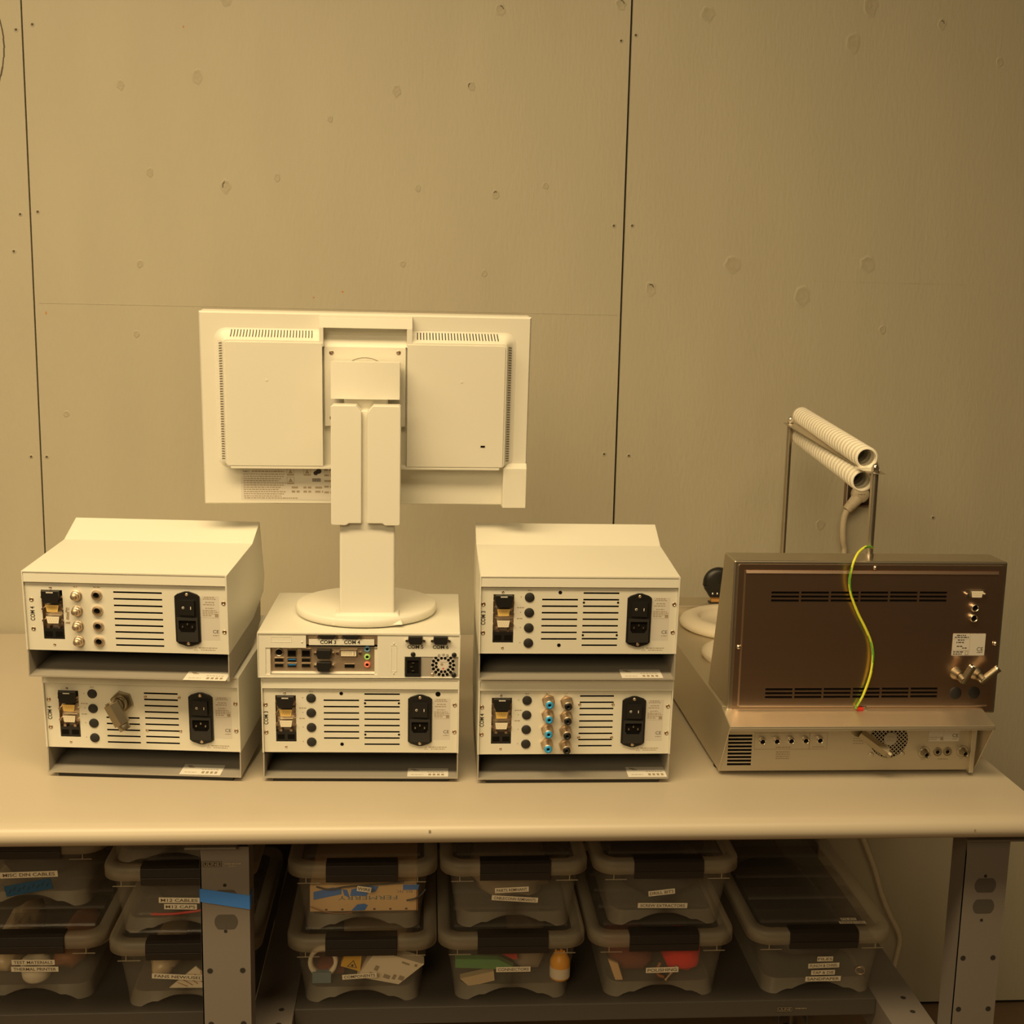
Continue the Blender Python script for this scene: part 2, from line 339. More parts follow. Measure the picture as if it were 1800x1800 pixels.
for x0, x1 in ((-0.3175, -0.2475), (0.815, 0.883)):
    cx = (x0+x1)/2
    l = leg(x0, x1, 1.68, True)
    for cz in ((0.7885, 0.7545) if x0 > 0 else (0.785, 0.7467)): l.prism(dd(cx+0.001, cz), 'y', 1.6796, 1.6799, 'shelf_steel')
    for dz in (0.8035, 0.732, 0.67, 0.585, 0.50):
        for dx in ((0,) if dz > 0.7 else (-0.0235, 0.0235)): l.prism(circ(cx+dx, dz, 0.0026 if dz > 0.7 else 0.0042, 12), 'y', 1.6796, 1.6799, 'gap')
    lg = l.build('front_leg', bench, bevel=0.0012)
    if x0 < 0:
        q = MB(); q.rect(-0.3145, -0.2865, 0.8322, 0.8405, 1.6793, 'ink'); q.rect(-0.3137, -0.2873, 0.833, 0.8397, 1.67925, 'ink_grey'); q.rect(-0.3131, -0.2879, 0.8336, 0.8391, 1.6792, 'ink')
        q.text('ULINE', (-0.3005, 1.6791, 0.8363), 0.0042, 'ink_grey', w=0.0225); q.scribble(-0.282, -0.2585, 0.8366, 0.0016, 1.6794, 'ink_grey'); q.scribble(-0.276, -0.266, 0.833, 0.0014, 1.6794, 'ink_grey', seed=3)
        tag(q.build('brand_sticker', lg), 'small dark maker sticker with lettering near the top of the leg')
        q = MB(); q.hexa([(-0.3183, 1.6788, 0.7789), (-0.2468, 1.6788, 0.7661), (-0.2468, 1.6798, 0.7661), (-0.3183, 1.6798, 0.7789)], [(-0.3183, 1.6788, 0.7989), (-0.2468, 1.6788, 0.7873), (-0.2468, 1.6798, 0.7873), (-0.3183, 1.6798, 0.7989)], 'painter_tape')
        q.box(-0.2472, -0.2466, 1.6788, 1.705, 0.766, 0.7873, 'painter_tape'); q.box(-0.3186, -0.318, 1.6788, 1.705, 0.779, 0.7989, 'painter_tape')
        tag(q.build('masking_tape', lg), 'strip of blue masking tape around the leg')
    leg(x0, x1, 2.56, False).build('rear_leg', bench, bevel=0.0012)
    for yy in (1.69, 2.55): MB().cyl((cx, yy+(0.02 if yy < 2 else -0.02), 0.0), (cx, yy+(0.02 if yy < 2 else -0.02), 0.012), 0.021, 'soft_black').cyl((cx, yy+(0.02 if yy < 2 else -0.02), 0.012), (cx, yy+(0.02 if yy < 2 else -0.02), 0.05), 0.006, 'chrome').build('leveling_foot', bench)
    b = MB(); xa, xb = (x0-0.019, x1-0.016) if x0 < 0 else (x0-0.004, x1+0.06)
    b.box(xa, xb, 1.668, 1.672, 0.8635, 0.8667, 'bench_steel'); b.box(xa, xb, 1.672, 2.56, 0.862, 0.8667, 'bench_steel'); b.box(xa+.004, xb-.004, 1.70, 2.55, 0.8667, 0.8863, 'bench_steel')
    b.build('top_bracket', bench, bevel=0.0008)
for x0, x1 in ((-0.262, -0.198), (0.743, 0.812)):
    b = MB(); b.box(x0, x1, 1.683, 2.56, 0.529, 0.532, 'bench_steel'); b.box(x0, x0+0.003, 1.683, 2.56, 0.47, 0.529, 'bench_steel'); b.box(x1-0.003, x1, 1.683, 2.56, 0.47, 0.529, 'bench_steel')
    for yy in (1.76, 1.80, 2.45): b.prism(circ((x0+x1)/2+0.012, yy, 0.0045, 12), 'z', 0.532, 0.5323, 'gap')
    b.build('stretcher', bench, bevel=0.001)
for x0, x1 in ((-0.985, -0.2635), (-0.197, 0.742)):
    b = MB(); b.box(x0, x1, 1.797, 2.5, 0.531, 0.535, 'shelf_steel'); b.box(x0, x1, 1.795, 1.7985, 0.506, 0.535, 'shelf_steel'); b.box(x0, x1, 2.5, 2.5035, 0.506, 0.535, 'shelf_steel')
    sh = b.build('lower_shelf', bench, bevel=0.0012)
    if x1 > 0:
        q = MB(); q.rect(0.578, 0.604, 0.5145, 0.5235, 1.7944, 'ink'); q.rect(0.5788, 0.6032, 0.5153, 0.5227, 1.79435, 'ink_grey'); q.rect(0.5794, 0.6026, 0.5159, 0.5221, 1.7943, 'ink')
        q.text('ULINE', (0.591, 1.7942, 0.519), 0.0044, 'ink_grey', w=0.0205); q.scribble(0.609, 0.627, 0.520, 0.0016, 1.7944, 'ink_grey')
        tag(q.build('brand_sticker', sh), 'small dark maker sticker on the shelf front')

# ------------------------------------------------------------------ controller boxes
CW, CH, LN = 0.2931, 0.1595, 0.0098
def lean(p): return (p[0], p[1]+(LN*max(0.0, CH-p[2])/CH), p[2])
def controller(kind, com, loc, rz, label):
    t = thing('controller_unit', loc, label, 'electronic device', rz, 'white controller boxes stacked on the bench', world=False)
    hw = CW/2; dl = {'A': 0.0050, 'B': 0.0015}.get(kind, 0.0); leanl = lambda p: lean((p[0]+dl, p[1], p[2]))
    # wedge profile: the underside follows the slope of the top, so the boxes nest when stacked (the box under the computer is flat)
    flat = kind == 'C'
    def tz(y): return 0.0 if flat else (0.0135*y/0.1656 if y < 0.1656 else 0.0135+0.025*(y-0.1656)/0.0532)
    tp = [(0.0, CH), (0.1656, CH+tz(0.1656)), (0.2188, CH+tz(0.2188)), (0.250, 0.095 if flat else 0.105), (0.240, 0.041+tz(0.2188))]
    s = MB(); side = [(LN*(CH-0.041)/CH, 0.041)]+tp+[(0.1656, 0.041+tz(0.1656))]
    for a, b in ((-hw, -hw+0.002), (hw-0.002, hw)): s.prism(side, 'x', a, b, 'white')
    def sheet(p, q, th=0.002):
        d = Vector((q[0]-p[0], q[1]-p[1])).normalized(); n = (d.y*th, -d.x*th)
        s.prism([p, q, (q[0]+n[0], q[1]+n[1]), (p[0]+n[0], p[1]+n[1])], 'x', -hw+0.002, hw-0.002, 'white')
    for i in range(4): sheet(tp[i], tp[i+1])
    s.box(-hw+0.002, hw-0.002, 0.0012, 0.003, 0.1432, 0.158, 'white')
    s.build('housing', t, bevel=0.0009)
    b = MB(); b.prism([(0.03, 0.045), (0.1656, 0.046+tz(0.1656)), (0.215, 0.046+tz(0.2188)), (0.215, 0.150), (0.03, 0.150)], 'x', -hw+0.0025, hw-0.0025, 'void'); b.build('dark_fill', t)  # added black block: paints the inside dark behind the slots
    c = MB(); ya, yb = LN-0.0005, 0.2188
    def strip(x0, x1, z0, z1, y0=ya, y1=yb, m='tray'):
        ys = [y for y in (y0, 0.1656, y1) if y0 <= y <= y1]
        c.prism([(y, z0+tz(y)-tz(ya)*0) for y in ys]+[(y, z1+tz(y)) for y in ys[::-1]], 'x', x0, x1, m)
    strip(-hw+0.0005, hw-0.0005, 0.0, 0.0022); strip(-hw+0.0005, -hw+0.0022, 0.0022, 0.041); strip(hw-0.0022, hw-0.0005, 0.0022, 0.041)
    strip(-hw+0.0022, hw-0.0022, 0.0022, 0.041, 0.11, yb, 'void'); strip(-hw+0.0022, hw-0.0022, 0.0385, 0.0412, 0.012, 0.11, 'void')
    c.build('base_tray', t)
    low = kind in 'BCE'
    MB().box(-hw+0.014, hw-0.014, *((0.014, 0.030) if low else (0.045, 0.060)), (-0.0062 if low else tz(0.045)-0.0038), tz(0.045)*(0 if low else 1)+0.0004, 'soft_black').build('foot_strip', t, bevel=0.001)
    for x in (-hw+0.02, hw-0.025):
        MB().box(x-0.012, x+0.012, 0.191, 0.209, (-0.0062 if low else tz(0.191)-0.0038), tz(0.191)+0.0003, 'soft_black').build('foot', t, bevel=0.001)
    # asset sticker on the tray floor
    sx, sy = {'A': (0.0795, 0.004), 'B': (0.052, 0.0095), 'C': (0.0695, 0.0105), 'D': (0.0675, 0.0105), 'E': (0.0848, 0.0105)}[kind]
    q = MB(lambda p: (p[0], p[1], p[2]+tz(p[1])+0.0002)); q.quad([(sx, sy, 0.0025), (sx+0.062, sy, 0.0025), (sx+0.062, sy+0.034, 0.0025), (sx, sy+0.034, 0.0025)], 'label')
    q.quad([(sx+0.006, sy+0.027, 0.0026), (sx+0.014, sy+0.027, 0.0026), (sx+0.012, sy+0.030, 0.0026), (sx+0.005, sy+0.031, 0.0026)], 'ink_grey'); q.quad([(sx+0.009, sy+0.023, 0.0026), (sx+0.018, sy+0.023, 0.0026), (sx+0.016, sy+0.026, 0.0026), (sx+0.008, sy+0.026, 0.0026)], 'ink_grey')
    q.scribble(sx+0.03, sx+0.056, 0.0026, 0.0018, sy+0.018, 'ink_grey', 'z', 4); q.scribble(sx+0.006, sx+0.024, 0.0026, 0.0015, sy+0.008, 'ink_grey', 'z', 5)
    for k in range(4): q.quad([(sx+0.032+k*0.0065, sy+0.005, 0.0026), (sx+0.036+k*0.0065, sy+0.005, 0.0026), (sx+0.036+k*0.0065, sy+0.012, 0.0026), (sx+0.032+k*0.0065, sy+0.012, 0.0026)], 'ink_grey')
    q.build('asset_sticker', t)
    # rear panel with its slots cut through
    holes = [(-0.1265+dl, -0.0962+dl, 0.0575, 0.1312)]; tz = 0.0026
    def slots(x0, x1, zs):
        for z in zs: holes.append((x0, x1, z-tz/2, z+tz/2))
    nine = [0.1338-k*0.01001 for k in range(9)]
    if kind in 'CD': slots(-0.0552, -0.0026, [0.1236-k*0.01005 for k in range(7)]); slots(0.0052, 0.058, nine)
    if kind == 'A': slots(-0.0178, 0.0521, [0.1302-k*0.00994 for k in range(9)])
    if kind == 'B': slots(-0.0546, -0.0046, [0.0902-k*0.00985 for k in range(5)]); slots(0.0036, 0.0541, [0.1302-k*0.00985 for k in range(9)])
    if kind == 'E': slots(0.0059, 0.0573, nine)
    p = MB(lean); YP = 0.0042
    p.plate(-hw+0.0022, hw-0.0022, 0.0405, 0.1432, YP, YP+0.0006, holes, 'panel'); p.box(-0.0935, hw-0.003, YP+0.0030, 0.03, 0.043, 0.141, 'void')  # black backing close behind the plate gives the slots their painted shade
    def pscr(x, z, r=0.0033, m='screw'):
        e = MB(lean); e.lathe([(r, 0), (r*0.95, 0.0007), (r*0.55, 0.0009), (r*0.5, 0.0002), (0.0001, 0.0002)], (x, YP, z), (0, -1, 0), m, 12); e.build('screw', pan)
    if kind in 'CD':
        for x, z, r in ((-0.0290, 0.1346, 0.0027), (-0.0284, 0.0537, 0.0027), (0.0062, 0.1194, 0.0017), (0.0566, 0.1196, 0.0017), (0.0065, 0.0693, 0.0017), (0.0569, 0.0695, 0.0017)): p.prism(circ(x, z, r, 14), 'y', YP-0.0003, YP-0.00005, 'void')
    if kind == 'C': p.prism(circ(0.1148, 0.1346, 0.0038, 14), 'y', YP-0.0003, YP-0.00005, 'void')
    # printed lettering
    yi = YP-0.00012
    p.text('COM '+com, (-0.1408+dl, yi, 0.0952), 0.0066, 'ink', w=0.0212, rot=R(90), bold=0.022)
    p.prism([(0.0945, 0.0455), (0.1005, 0.0455), (0.0975, 0.0508)], 'y', yi, yi+0.00005, 'ink_grey'); p.prism([(0.0953, 0.0460), (0.0997, 0.0460), (0.0975, 0.0499)], 'y', yi-0.00005, yi, 'panel')
    p.rect(0.0972, 0.0978, 0.0469, 0.0487, yi-0.0001, 'ink_grey')
    p.scribble(0.1015, 0.1285, 0.0495, 0.0012, yi, 'ink_grey', seed=2); p.scribble(0.105, 0.126, 0.0464, 0.0012, yi, 'ink_grey', seed=7)
    if kind != 'A':
        p.scribble(-0.0765, -0.071, 0.1375, 0.0013, yi, 'ink_grey', seed=9)
        for z, a in ((0.1112, 0.010), (0.0945, 0.008)): p.scribble(-0.0915, -0.0915+a, z, 0.0014, yi, 'ink_grey', seed=int(z*1e4))
        for k in range(4): p.scribble(-0.0868, -0.0855, 0.1275-k*0.0233, 0.0016, yi, 'ink_grey')
    else:
        p.scribble(-0.0745, -0.069, 0.1365, 0.0016, yi, 'ink_grey'); p.scribble(-0.0465, -0.0365, 0.1368, 0.0016, yi, 'ink_grey', seed=5)
    if kind == 'E':
        p.text('OUT', (-0.0425, yi, 0.1382), 0.0017, 'ink_grey', w=0.006); p.text('IN', (-0.0142, yi, 0.1382), 0.0017, 'ink_grey', w=0.003)
    pan = p.build('rear_panel', t)
    for x, z in ((-0.1410+dl, 0.1163), (-0.1408+dl, 0.0725), (0.1400, 0.1174), (0.1400, 0.0743)): pscr(x, z)
    for x, z in ((-0.1127+dl, 0.1348), (-0.1117+dl, 0.0493)): pscr(x, z, 0.0019)
    if kind in 'BE':
        for x, z in ((0.0058, 0.1245), (0.0562, 0.1245), (0.0062, 0.0715), (0.0562, 0.0715)): pscr(x, z-0.004 if kind == 'E' else z, 0.0023)
    # connector bay
    b = MB(leanl); b.box(-0.1265, -0.0962, 0.013, 0.0135, 0.0575, 0.1312, 'shield')
    for a, c2 in ((-0.1270, -0.1265), (-0.0962, -0.0957)): b.box(a, c2, YP+0.0006, 0.0135, 0.0575, 0.1312, 'shield')
    b.box(-0.1265, -0.0962, YP+0.0006, 0.0135, 0.057, 0.0575, 'shield'); b.box(-0.1265, -0.0962, YP+0.0006, 0.0135, 0.1312, 0.1317, 'shield')
    bay = b.build('connector_bay', t)
    def dsub(cz, kind_):
        cx = -0.1113; e = MB(leanl)
        if kind_ == 'hood':
            e.prism([(cx-0.0125, cz+0.0085), (cx+0.0125, cz+0.0085), (cx+0.0125, cz-0.001), (cx+0.0095, cz-0.009), (cx-0.0095, cz-0.009), (cx-0.0125, cz-0.001)], 'y', -0.004, 0.013, 'black')
            e.box(cx-0.005, cx+0.005, -0.0043, -0.004, cz+0.006, cz+0.0078, 'label_grey')
        else:
            tr = [(cx-0.0095, cz+0.0052), (cx+0.0095, cz+0.0052), (cx+0.0078, cz-0.0052), (cx-0.0078, cz-0.0052)]
            e.box(cx-0.0138, cx+0.0138, 0.0105, 0.013, cz-0.006, cz+0.006, 'nickel'); e.prism(tr, 'y', 0.002, 0.0105, 'nickel', 'gold_pin' if kind_ == 'y' else 'pin_white')
            for k in range(9):
                px = cx+(k-2)*0.0032 if k < 5 else cx+(k-6.5)*0.0032; pz = cz+(0.0017 if k < 5 else -0.0017)
                e.prism(circ(px, pz, 0.0005, 6), 'y', 0.0018, 0.0019, 'ink_grey')
        o = e.build('serial_port', bay, bevel=0.0006)
        for sx_ in (-0.0133, 0.0133):
            MB(leanl).cyl((cx+sx_, 0.010, cz-0.001), (cx+sx_, 0.001, cz-0.001), 0.0021, 'screw', n=6, smooth=False).build('jack_screw', o)
    dsub(0.1222, 'hood'); dsub(0.1040, 'y'); dsub(0.0868, 'w')
    e = MB(leanl); e.box(-0.1262, -0.0964, 0.004, 0.0128, 0.0588, 0.0738, 'black')
    for cx in (-0.1190, -0.1040): e.box(cx-0.0052, cx+0.0052, 0.0036, 0.0041, 0.0615, 0.069, 'void'); e.cyl((cx, 0.004, 0.0755), (cx, 0.012, 0.0755), 0.0022, 'screw', n=10)
    e.build('network_port', bay)
    # power entry: flange, rocker switch, inlet
    cx0, cx1, za, zb = 0.0702, 0.1062, 0.0518, 0.1346; cm = (cx0+cx1)/2
    fl = [(cx0, za+0.0075), (cx0+0.004, za+0.0042), (cm-0.003, za+0.0003), (cm+0.003, za+0.0003), (cx1-0.004, za+0.0042), (cx1, za+0.0075), (cx1, zb-0.0075), (cx1-0.004, zb-0.0042), (cm+0.003, zb-0.0003), (cm-0.003, zb-0.0003), (cx0+0.004, zb-0.0042), (cx0, zb-0.0075)]
    e = MB(lean); e.prism(fl, 'y', 0.0012, YP, 'black'); pi_ = e.build('power_inlet', t, bevel=0.0006)
    e = MB(lean); e.plate(cm-0.0150, cm+0.0150, 0.0595, 0.0955, -0.0012, 0.0012, [(cm-0.0125, cm+0.0125, 0.0735, 0.0915)], 'soft_black'); e.rect(cm-0.0125, cm+0.0125, 0.0735, 0.0915, 0.0011, 'void')
    for dx, dz in ((-0.007, -0.001), (0.0, 0.003), (0.007, -0.001)): e.box(cm+dx-0.0009, cm+dx+0.0009, -0.0008, 0.0011, 0.0815+dz, 0.0845+dz, 'nickel')
    for sx_ in (-1, 1): e.prism([(cm+sx_*0.0126, 0.0734), (cm+sx_*0.0126, 0.079), (cm+sx_*0.009, 0.0734)], 'y', -0.0011, 0.001, 'soft_black')
    e.build('socket', pi_)
    e = MB(lean); e.hexa([(cm-0.0112, -0.0005, 0.0995), (cm+0.0112, -0.003, 0.0995), (cm+0.0112, 0.0013, 0.0995), (cm-0.0112, 0.0013, 0.0995)], [(cm-0.0112, -0.0005, 0.1215), (cm+0.0112, -0.003, 0.1215), (cm+0.0112, 0.0013, 0.1215), (cm-0.0112, 0.0013, 0.1215)], 'black')
    e.lathe([(0.0019, 0), (0.0019, 0.0001), (0.0011, 0.0001)], (cm-0.005, -0.00125, 0.1105), (0, -1, 0), 'label', 14); e.box(cm+0.0056, cm+0.0066, -0.0028, -0.0024, 0.1085, 0.1128, 'label')
    tag(e.build('rocker_switch', pi_), 'black on-off rocker switch with white circle and bar marks')
    for z in (0.1295, 0.0566): MB(lean).lathe([(0.0026, 0), (0.0024, 0.0008), (0.0009, 0.0011), (0.0001, 0.0004)], (cm, 0.0012, z), (0, -1, 0), 'brass', 12).build('screw', pi_)
    # rating label
    e = MB(lean); lx0, lx1 = 0.1085, 0.1336; e.rect(lx0, lx1, 0.0615, 0.1275, YP-0.0001, 'label_grey')
    for k, (z, a, b_) in enumerate(((0.1257, .004, .018), (0.1232, .002, .021), (0.1182, .005, .018), (0.1148, .002, .019), (0.1095, .005, .017), (0.1062, .001, .021), (0.1037, .001, .024), (0.1012, .001, .018), (0.0985, .001, .015))): e.scribble(lx0+a, lx0+b_, z, 0.0013, YP-0.0002, 'ink_grey', seed=k+3)
    e.rect(lx0+0.0185, lx0+0.0235, 0.0965, 0.1015, YP-0.0002, 'ink_grey'); e.rect(lx0+0.001, lx0+0.0235, 0.0952, 0.0955, YP-0.0002, 'ink_grey')
    e.text('CE', (lx1-0.006, YP-0.0002, 0.0745), 0.005, 'ink', w=0.0085); e.scribble(lx1-0.0105, lx1-0.002, 0.0687, 0.0012, YP-0.0002, 'ink_grey')
    e.build('rating_label', t)
    # left column: caps or sockets
    zc = [0.1270-k*0.0233 for k in range(4)]
    if kind != 'A':
        for z in zc: MB(lean).lathe([(0.0072, 0), (0.0071, 0.0012), (0.0062, 0.0018), (0.0001, 0.0019)], (-0.0737, YP, z), (0, -1, 0), 'soft_black', 20).build('hole_plug', t)
    else:
        for z in [0.1242-k*0.0228 for k in range(4)]:
            e = MB(lean); e.lathe([(0.0078, 0), (0.0078, 0.002), (0.0066, 0.0028), (0.0064, 0.0075), (0.0052, 0.0085), (0.0050, 0.0125), (0.0028, 0.0135), (0.0026, 0.0165), (0.0001, 0.0168)], (-0.0705, YP, z), (0, -1, 0), 'brass', 24, smooth=False); e.build('sensor_socket', t)
        for z in [0.1252-k*0.0232 for k in range(4)]:
            e = MB(lean); e.lathe([(0.0078, 0), (0.0078, 0.002), (0.0068, 0.0035), (0.0045, 0.004), (0.0042, 0.0005)], (-0.0415, YP, z), (0, -1, 0), 'brass', 24, smooth=False); e.prism(circ(-0.0415, z, 0.0042), 'y', YP-0.0006, YP-0.0002, 'void'); e.build('pump_socket', t)
        q = MB(lean)                                     # torn remains of a sticker
        for k, (a, b_, c_, d_) in enumerate(((-0.0885, 0.0985, 0.003, 0.007), (-0.0845, 0.1015, 0.0015, 0.004), (-0.0878, 0.0875, 0.0042, 0.0115), (-0.0893, 0.0815, 0.0065, 0.0025))): q.quad([(a, yi, b_), (a+c_, yi, b_-0.001), (a+c_+0.001, yi, b_+d_), (a+0.0015, yi, b_+d_)], 'ink_grey')
        q.build('torn_sticker', t)
    if kind == 'B':                                      # swivelling outlet elbow
        e = MB(lean); c = Vector((-0.029, YP, 0.117))
        e.cyl(c, c+Vector((0, -0.006, 0)), 0.0168, 'dull', n=6, smooth=False); e.cyl(c+Vector((0, -0.006, 0)), c+Vector((-0.002, -0.013, -0.001)), 0.0115, 'dull'); e.cyl(c+Vector((-0.002, -0.013, -0.001)), c+Vector((-0.006, -0.024, -0.004)), 0.0098, 'dull')
        a, b_ = c+Vector((-0.0075, -0.026, 0.004)), c+Vector((0.0085, -0.029, -0.026))
        e.cyl(a, b_, 0.0122, 'dull', n=6, smooth=False); e.cyl(a, a+(a-b_).normalized()*0.003, 0.0085, 'dull'); e.cyl(b_, b_+(b_-a).normalized()*0.0095, 0.0085, 'dull'); e.cyl(b_+(b_-a).normalized()*0.0095, b_+(b_-a).normalized()*0.0098, 0.0052, 'void')
        tag(e.build('elbow_fitting', t, bevel=0.0004), 'satin metal elbow fitting pointing down')
    if kind == 'E':
        for col, x0 in ((0, -0.0420), (1, -0.0142)):
            for k in range(4):
                z = (0.1275 if col == 0 else 0.1252)-k*0.0233; e = MB(lean)
                e.cyl((x0, YP, z), (x0, YP-0.005, z), 0.0102, 'brass', n=6, smooth=False); e.lathe([(0.0075, 0.005), (0.0078, 0.008), (0.0066, 0.0095), (0.0070, 0.012), (0.0062, 0.0135), (0.0064, 0.0215), (0.0058, 0.023), (0.0001, 0.023)], (x0, YP, z), (0, -1, 0), 'brass', 20)
                o = e.build('push_in_fitting', t)
                rr = MB(lean); rr.lathe([(0.0056, 0.022), (0.0056, 0.0262), (0.0024, 0.0264), (0.0024, 0.0235)], (x0, YP, z), (0, -1, 0), 'blue' if col == 0 else 'black', 18); rr.prism(circ(x0, z, 0.0025, 12), 'y', YP-0.0237, YP-0.0235, 'void'); tag(rr.build('release_ring', o), ('blue' if col == 0 else 'black')+' plastic release ring')
    return t
Z1 = ZT+0.0062; Z2 = Z1+CH+0.0040
controller('A', '4', (-0.4254, 1.7375, Z2), -0.0836, 'upper white controller box of the left stack, rear with two columns of round metal sockets')
controller('B', '4', (-0.4174, 1.7796, Z1), -0.0914, 'lower white controller box of the left stack, with a metal elbow fitting on its rear')
controller('C', '3', (-0.0923, 1.7628, Z1), -0.0247, 'white controller box on the bench directly under the computer and monitor')
controller('D', '3', (0.2276, 1.7312, Z2), -0.0046, 'upper white controller box of the right stack, wedge-topped, rear marked COM 3')
controller('E', '4', (0.2293, 1.7521, Z1), -0.0024, 'lower white controller box of the right stack, with eight metal push-in fittings, four blue-tipped')

# ------------------------------------------------------------------ computer
def xf_at(loc, rz):
    c, s_ = cos(rz), sin(rz)
    return None
ZPC = Z1+CH+0.0020
pc = thing('computer', (-0.0941, 1.7591, ZPC), 'flat white desktop computer with rear ports facing out, under the monitor', 'computer', -0.015, world=False)
h2 = 0.1482
c = MB(); c.box(-h2, h2, -0.001, 0.2466, 0.0665, 0.0694, 'white'); c.box(-h2, -h2+0.0012, -0.001, 0.2466, 0.0, 0.0665, 'white'); c.box(h2-0.0012, h2, -0.001, 0.2466, 0.0, 0.0665, 'white'); c.box(-h2, h2, 0.2452, 0.2466, 0.0, 0.0665, 'white'); c.box(-h2, h2, 0.0, 0.2466, 0.0, 0.0012, 'white')
c.build('case', pc, bevel=0.001)
p = MB(); p.plate(-h2+0.0013, h2-0.0013, 0.0013, 0.0663, 0.0006, 0.002, [(-0.1368, 0.0268, 0.0046, 0.0456), (-0.0776, 0.0268, 0.0456, 0.0496), (-0.0776, 0.0268, 0.0496, 0.0652), (0.0667, 0.1462, 0.0022, 0.0330)], 'white')
p.box(-0.0735, 0.0220, 0.0015, 0.003, 0.0494, 0.0585, 'white'); p.box(-0.0776, 0.0268, 0.006, 0.0065, 0.0494, 0.0652, 'shield')
p.box(-h2+0.003, h2-0.003, 0.02, 0.24, 0.002, 0.066, 'void')
for x in (-0.0290, -0.0286, 0.0, 0.0) : pass
p.text('COM 3', (-0.0455, 0.0011, 0.0545), 0.0056, 'ink', w=0.0235, bold=0.022); p.text('COM 4', (-0.0105, 0.0011, 0.0545), 0.0056, 'ink', w=0.0235, bold=0.022); p.text('COM 5', (0.0825, 0.0004, 0.0480), 0.0056, 'ink', w=0.0235, bold=0.022); p.text('COM 6', (0.1197, 0.0004, 0.0480), 0.0056, 'ink', w=0.0235, bold=0.022)
bp = p.build('back_panel', pc)
for (ax, az, bx, bz) in ((0.0465, 0.010, 0.0553, 0.0508),):     # blank expansion slot, embossed
    e = MB(); e.plate(ax, bx, az, bz, 0.0001, 0.0006, [(ax+0.0007, bx-0.0007, az+0.0007, bz-0.0007)], 'white'); e.build('expansion_slot', pc)
for x, z in ((0.0509, 0.0528), (0.0509, 0.0075), (-0.0835, 0.0545)): MB().lathe([(0.0016, 0), (0.0015, 0.0005), (0.0001, 0.0005)], (x, 0.0006, z), (0, -1, 0), 'white', 10).build('screw', pc)
e = MB(); e.plate(-0.1290, -0.0985, 0.0542, 0.0628, 0.0002, 0.0006, [(-0.1283, -0.0992, 0.0549, 0.0621)], 'white'); e.build('blank_port_cover', pc, bevel=0.0002)
s = MB(); s.box(-0.1366, 0.0266, 0.0085, 0.009, 0.0046, 0.0456, 'shield'); s.prism([(0.0040, 0.0050), (0.0085, 0.0046), (0.0085, 0.0076)], 'x', -0.1296, 0.0222, 'label_grey'); s.box(-0.1368, -0.1300, 0.002, 0.0086, 0.0046, 0.0456, 'white'); s.box(0.0224, 0.0268, 0.002, 0.0086, 0.0046, 0.0456, 'white')  # pale rail along the bottom: bright metal reflection put into flat colour
io = s.build('io_shield', pc)
def port(name, mb): return mb.build(name, io)
port('round_port', MB().lathe([(0.0062, 0), (0.0062, 0.003), (0.0050, 0.0032), (0.0048, 0.001)], (-0.1178, 0.0085, 0.0372), (0, -1, 0), 'nickel', 20).prism(circ(-0.1178, 0.0372, 0.0049), 'y', 0.0070, 0.0072, 'void'))
for x in (-0.0990, -0.0784):
    e = MB(); e.plate(x-0.0068, x+0.0068, 0.0296, 0.0424, 0.006, 0.0085, [(x-0.0058, x+0.0058, 0.0308, 0.0400)], 'nickel'); e.rect(x-0.0058, x+0.0058, 0.0308, 0.0400, 0.0083, 'void'); port('network_port', e)
for x, m_ in ((-0.1180, 'void'), (-0.0991, 'usb_blue'), (-0.0785, 'void')):
    for z in (0.0253, 0.0170):
        e = MB(); e.plate(x-0.0066, x+0.0066, z-0.003, z+0.003, 0.006, 0.0085, [(x-0.0058, x+0.0058, z-0.0023, z+0.0023)], 'nickel'); e.rect(x-0.0058, x+0.0058, z-0.0023, z+0.0023, 0.0084, 'void'); e.box(x-0.0054, x+0.0054, 0.0062, 0.0084, z+0.0002, z+0.0018, 'usb_blue' if m_ == 'usb_blue' else 'black')
        for k in range(4): e.box(x-0.0045+k*0.0026, x-0.0033+k*0.0026, 0.0064, 0.0084, z-0.0018, z-0.0012, 'chrome')
        o = port('usb_port', e)
        if m_ == 'usb_blue': tag(o, 'blue-tongued usb port')
def hood(x, z, par, y0=0.0085, dp=0.0095, k=1.0):
    e = MB(); e.prism([(x-0.0105, z+0.0068*k), (x+0.0105, z+0.0068*k), (x+0.0105, z-0.0015*k), (x+0.0082, z-0.0072*k), (x-0.0082, z-0.0072*k), (x-0.0105, z-0.0015*k)], 'y', y0-dp, y0, 'black')
    o = e.build('serial_port', par, bevel=0.0007)
    for sx in (-0.0127, 0.0127): MB().cyl((x+sx, y0, z), (x+sx, y0-0.007, z), 0.0021, 'chrome', n=6, smooth=False).build('jack_screw', o)
hood(-0.0520, 0.0360, io); hood(-0.0520, 0.0172, io)
hood(-0.0465, 0.0622, pc, y0=0.006, dp=0.006, k=0.48); hood(-0.0112, 0.0622, pc, y0=0.006, dp=0.006, k=0.48); hood(0.0826, 0.0588, pc, y0=0.0006, dp=0.005, k=0.85); hood(0.1196, 0.0588, pc, y0=0.0006, dp=0.005, k=0.85)
e = MB(); e.plate(-0.0285, -0.0035, 0.0312, 0.0415, 0.004, 0.0085, [(-0.0273, -0.0047, 0.0322, 0.0405)], 'nickel'); e.box(-0.0272, -0.0048, 0.0046, 0.0085, 0.0323, 0.0404, 'pin_white'); e.box(-0.0085, -0.0070, 0.0044, 0.0047, 0.0335, 0.0392, 'ink_grey')
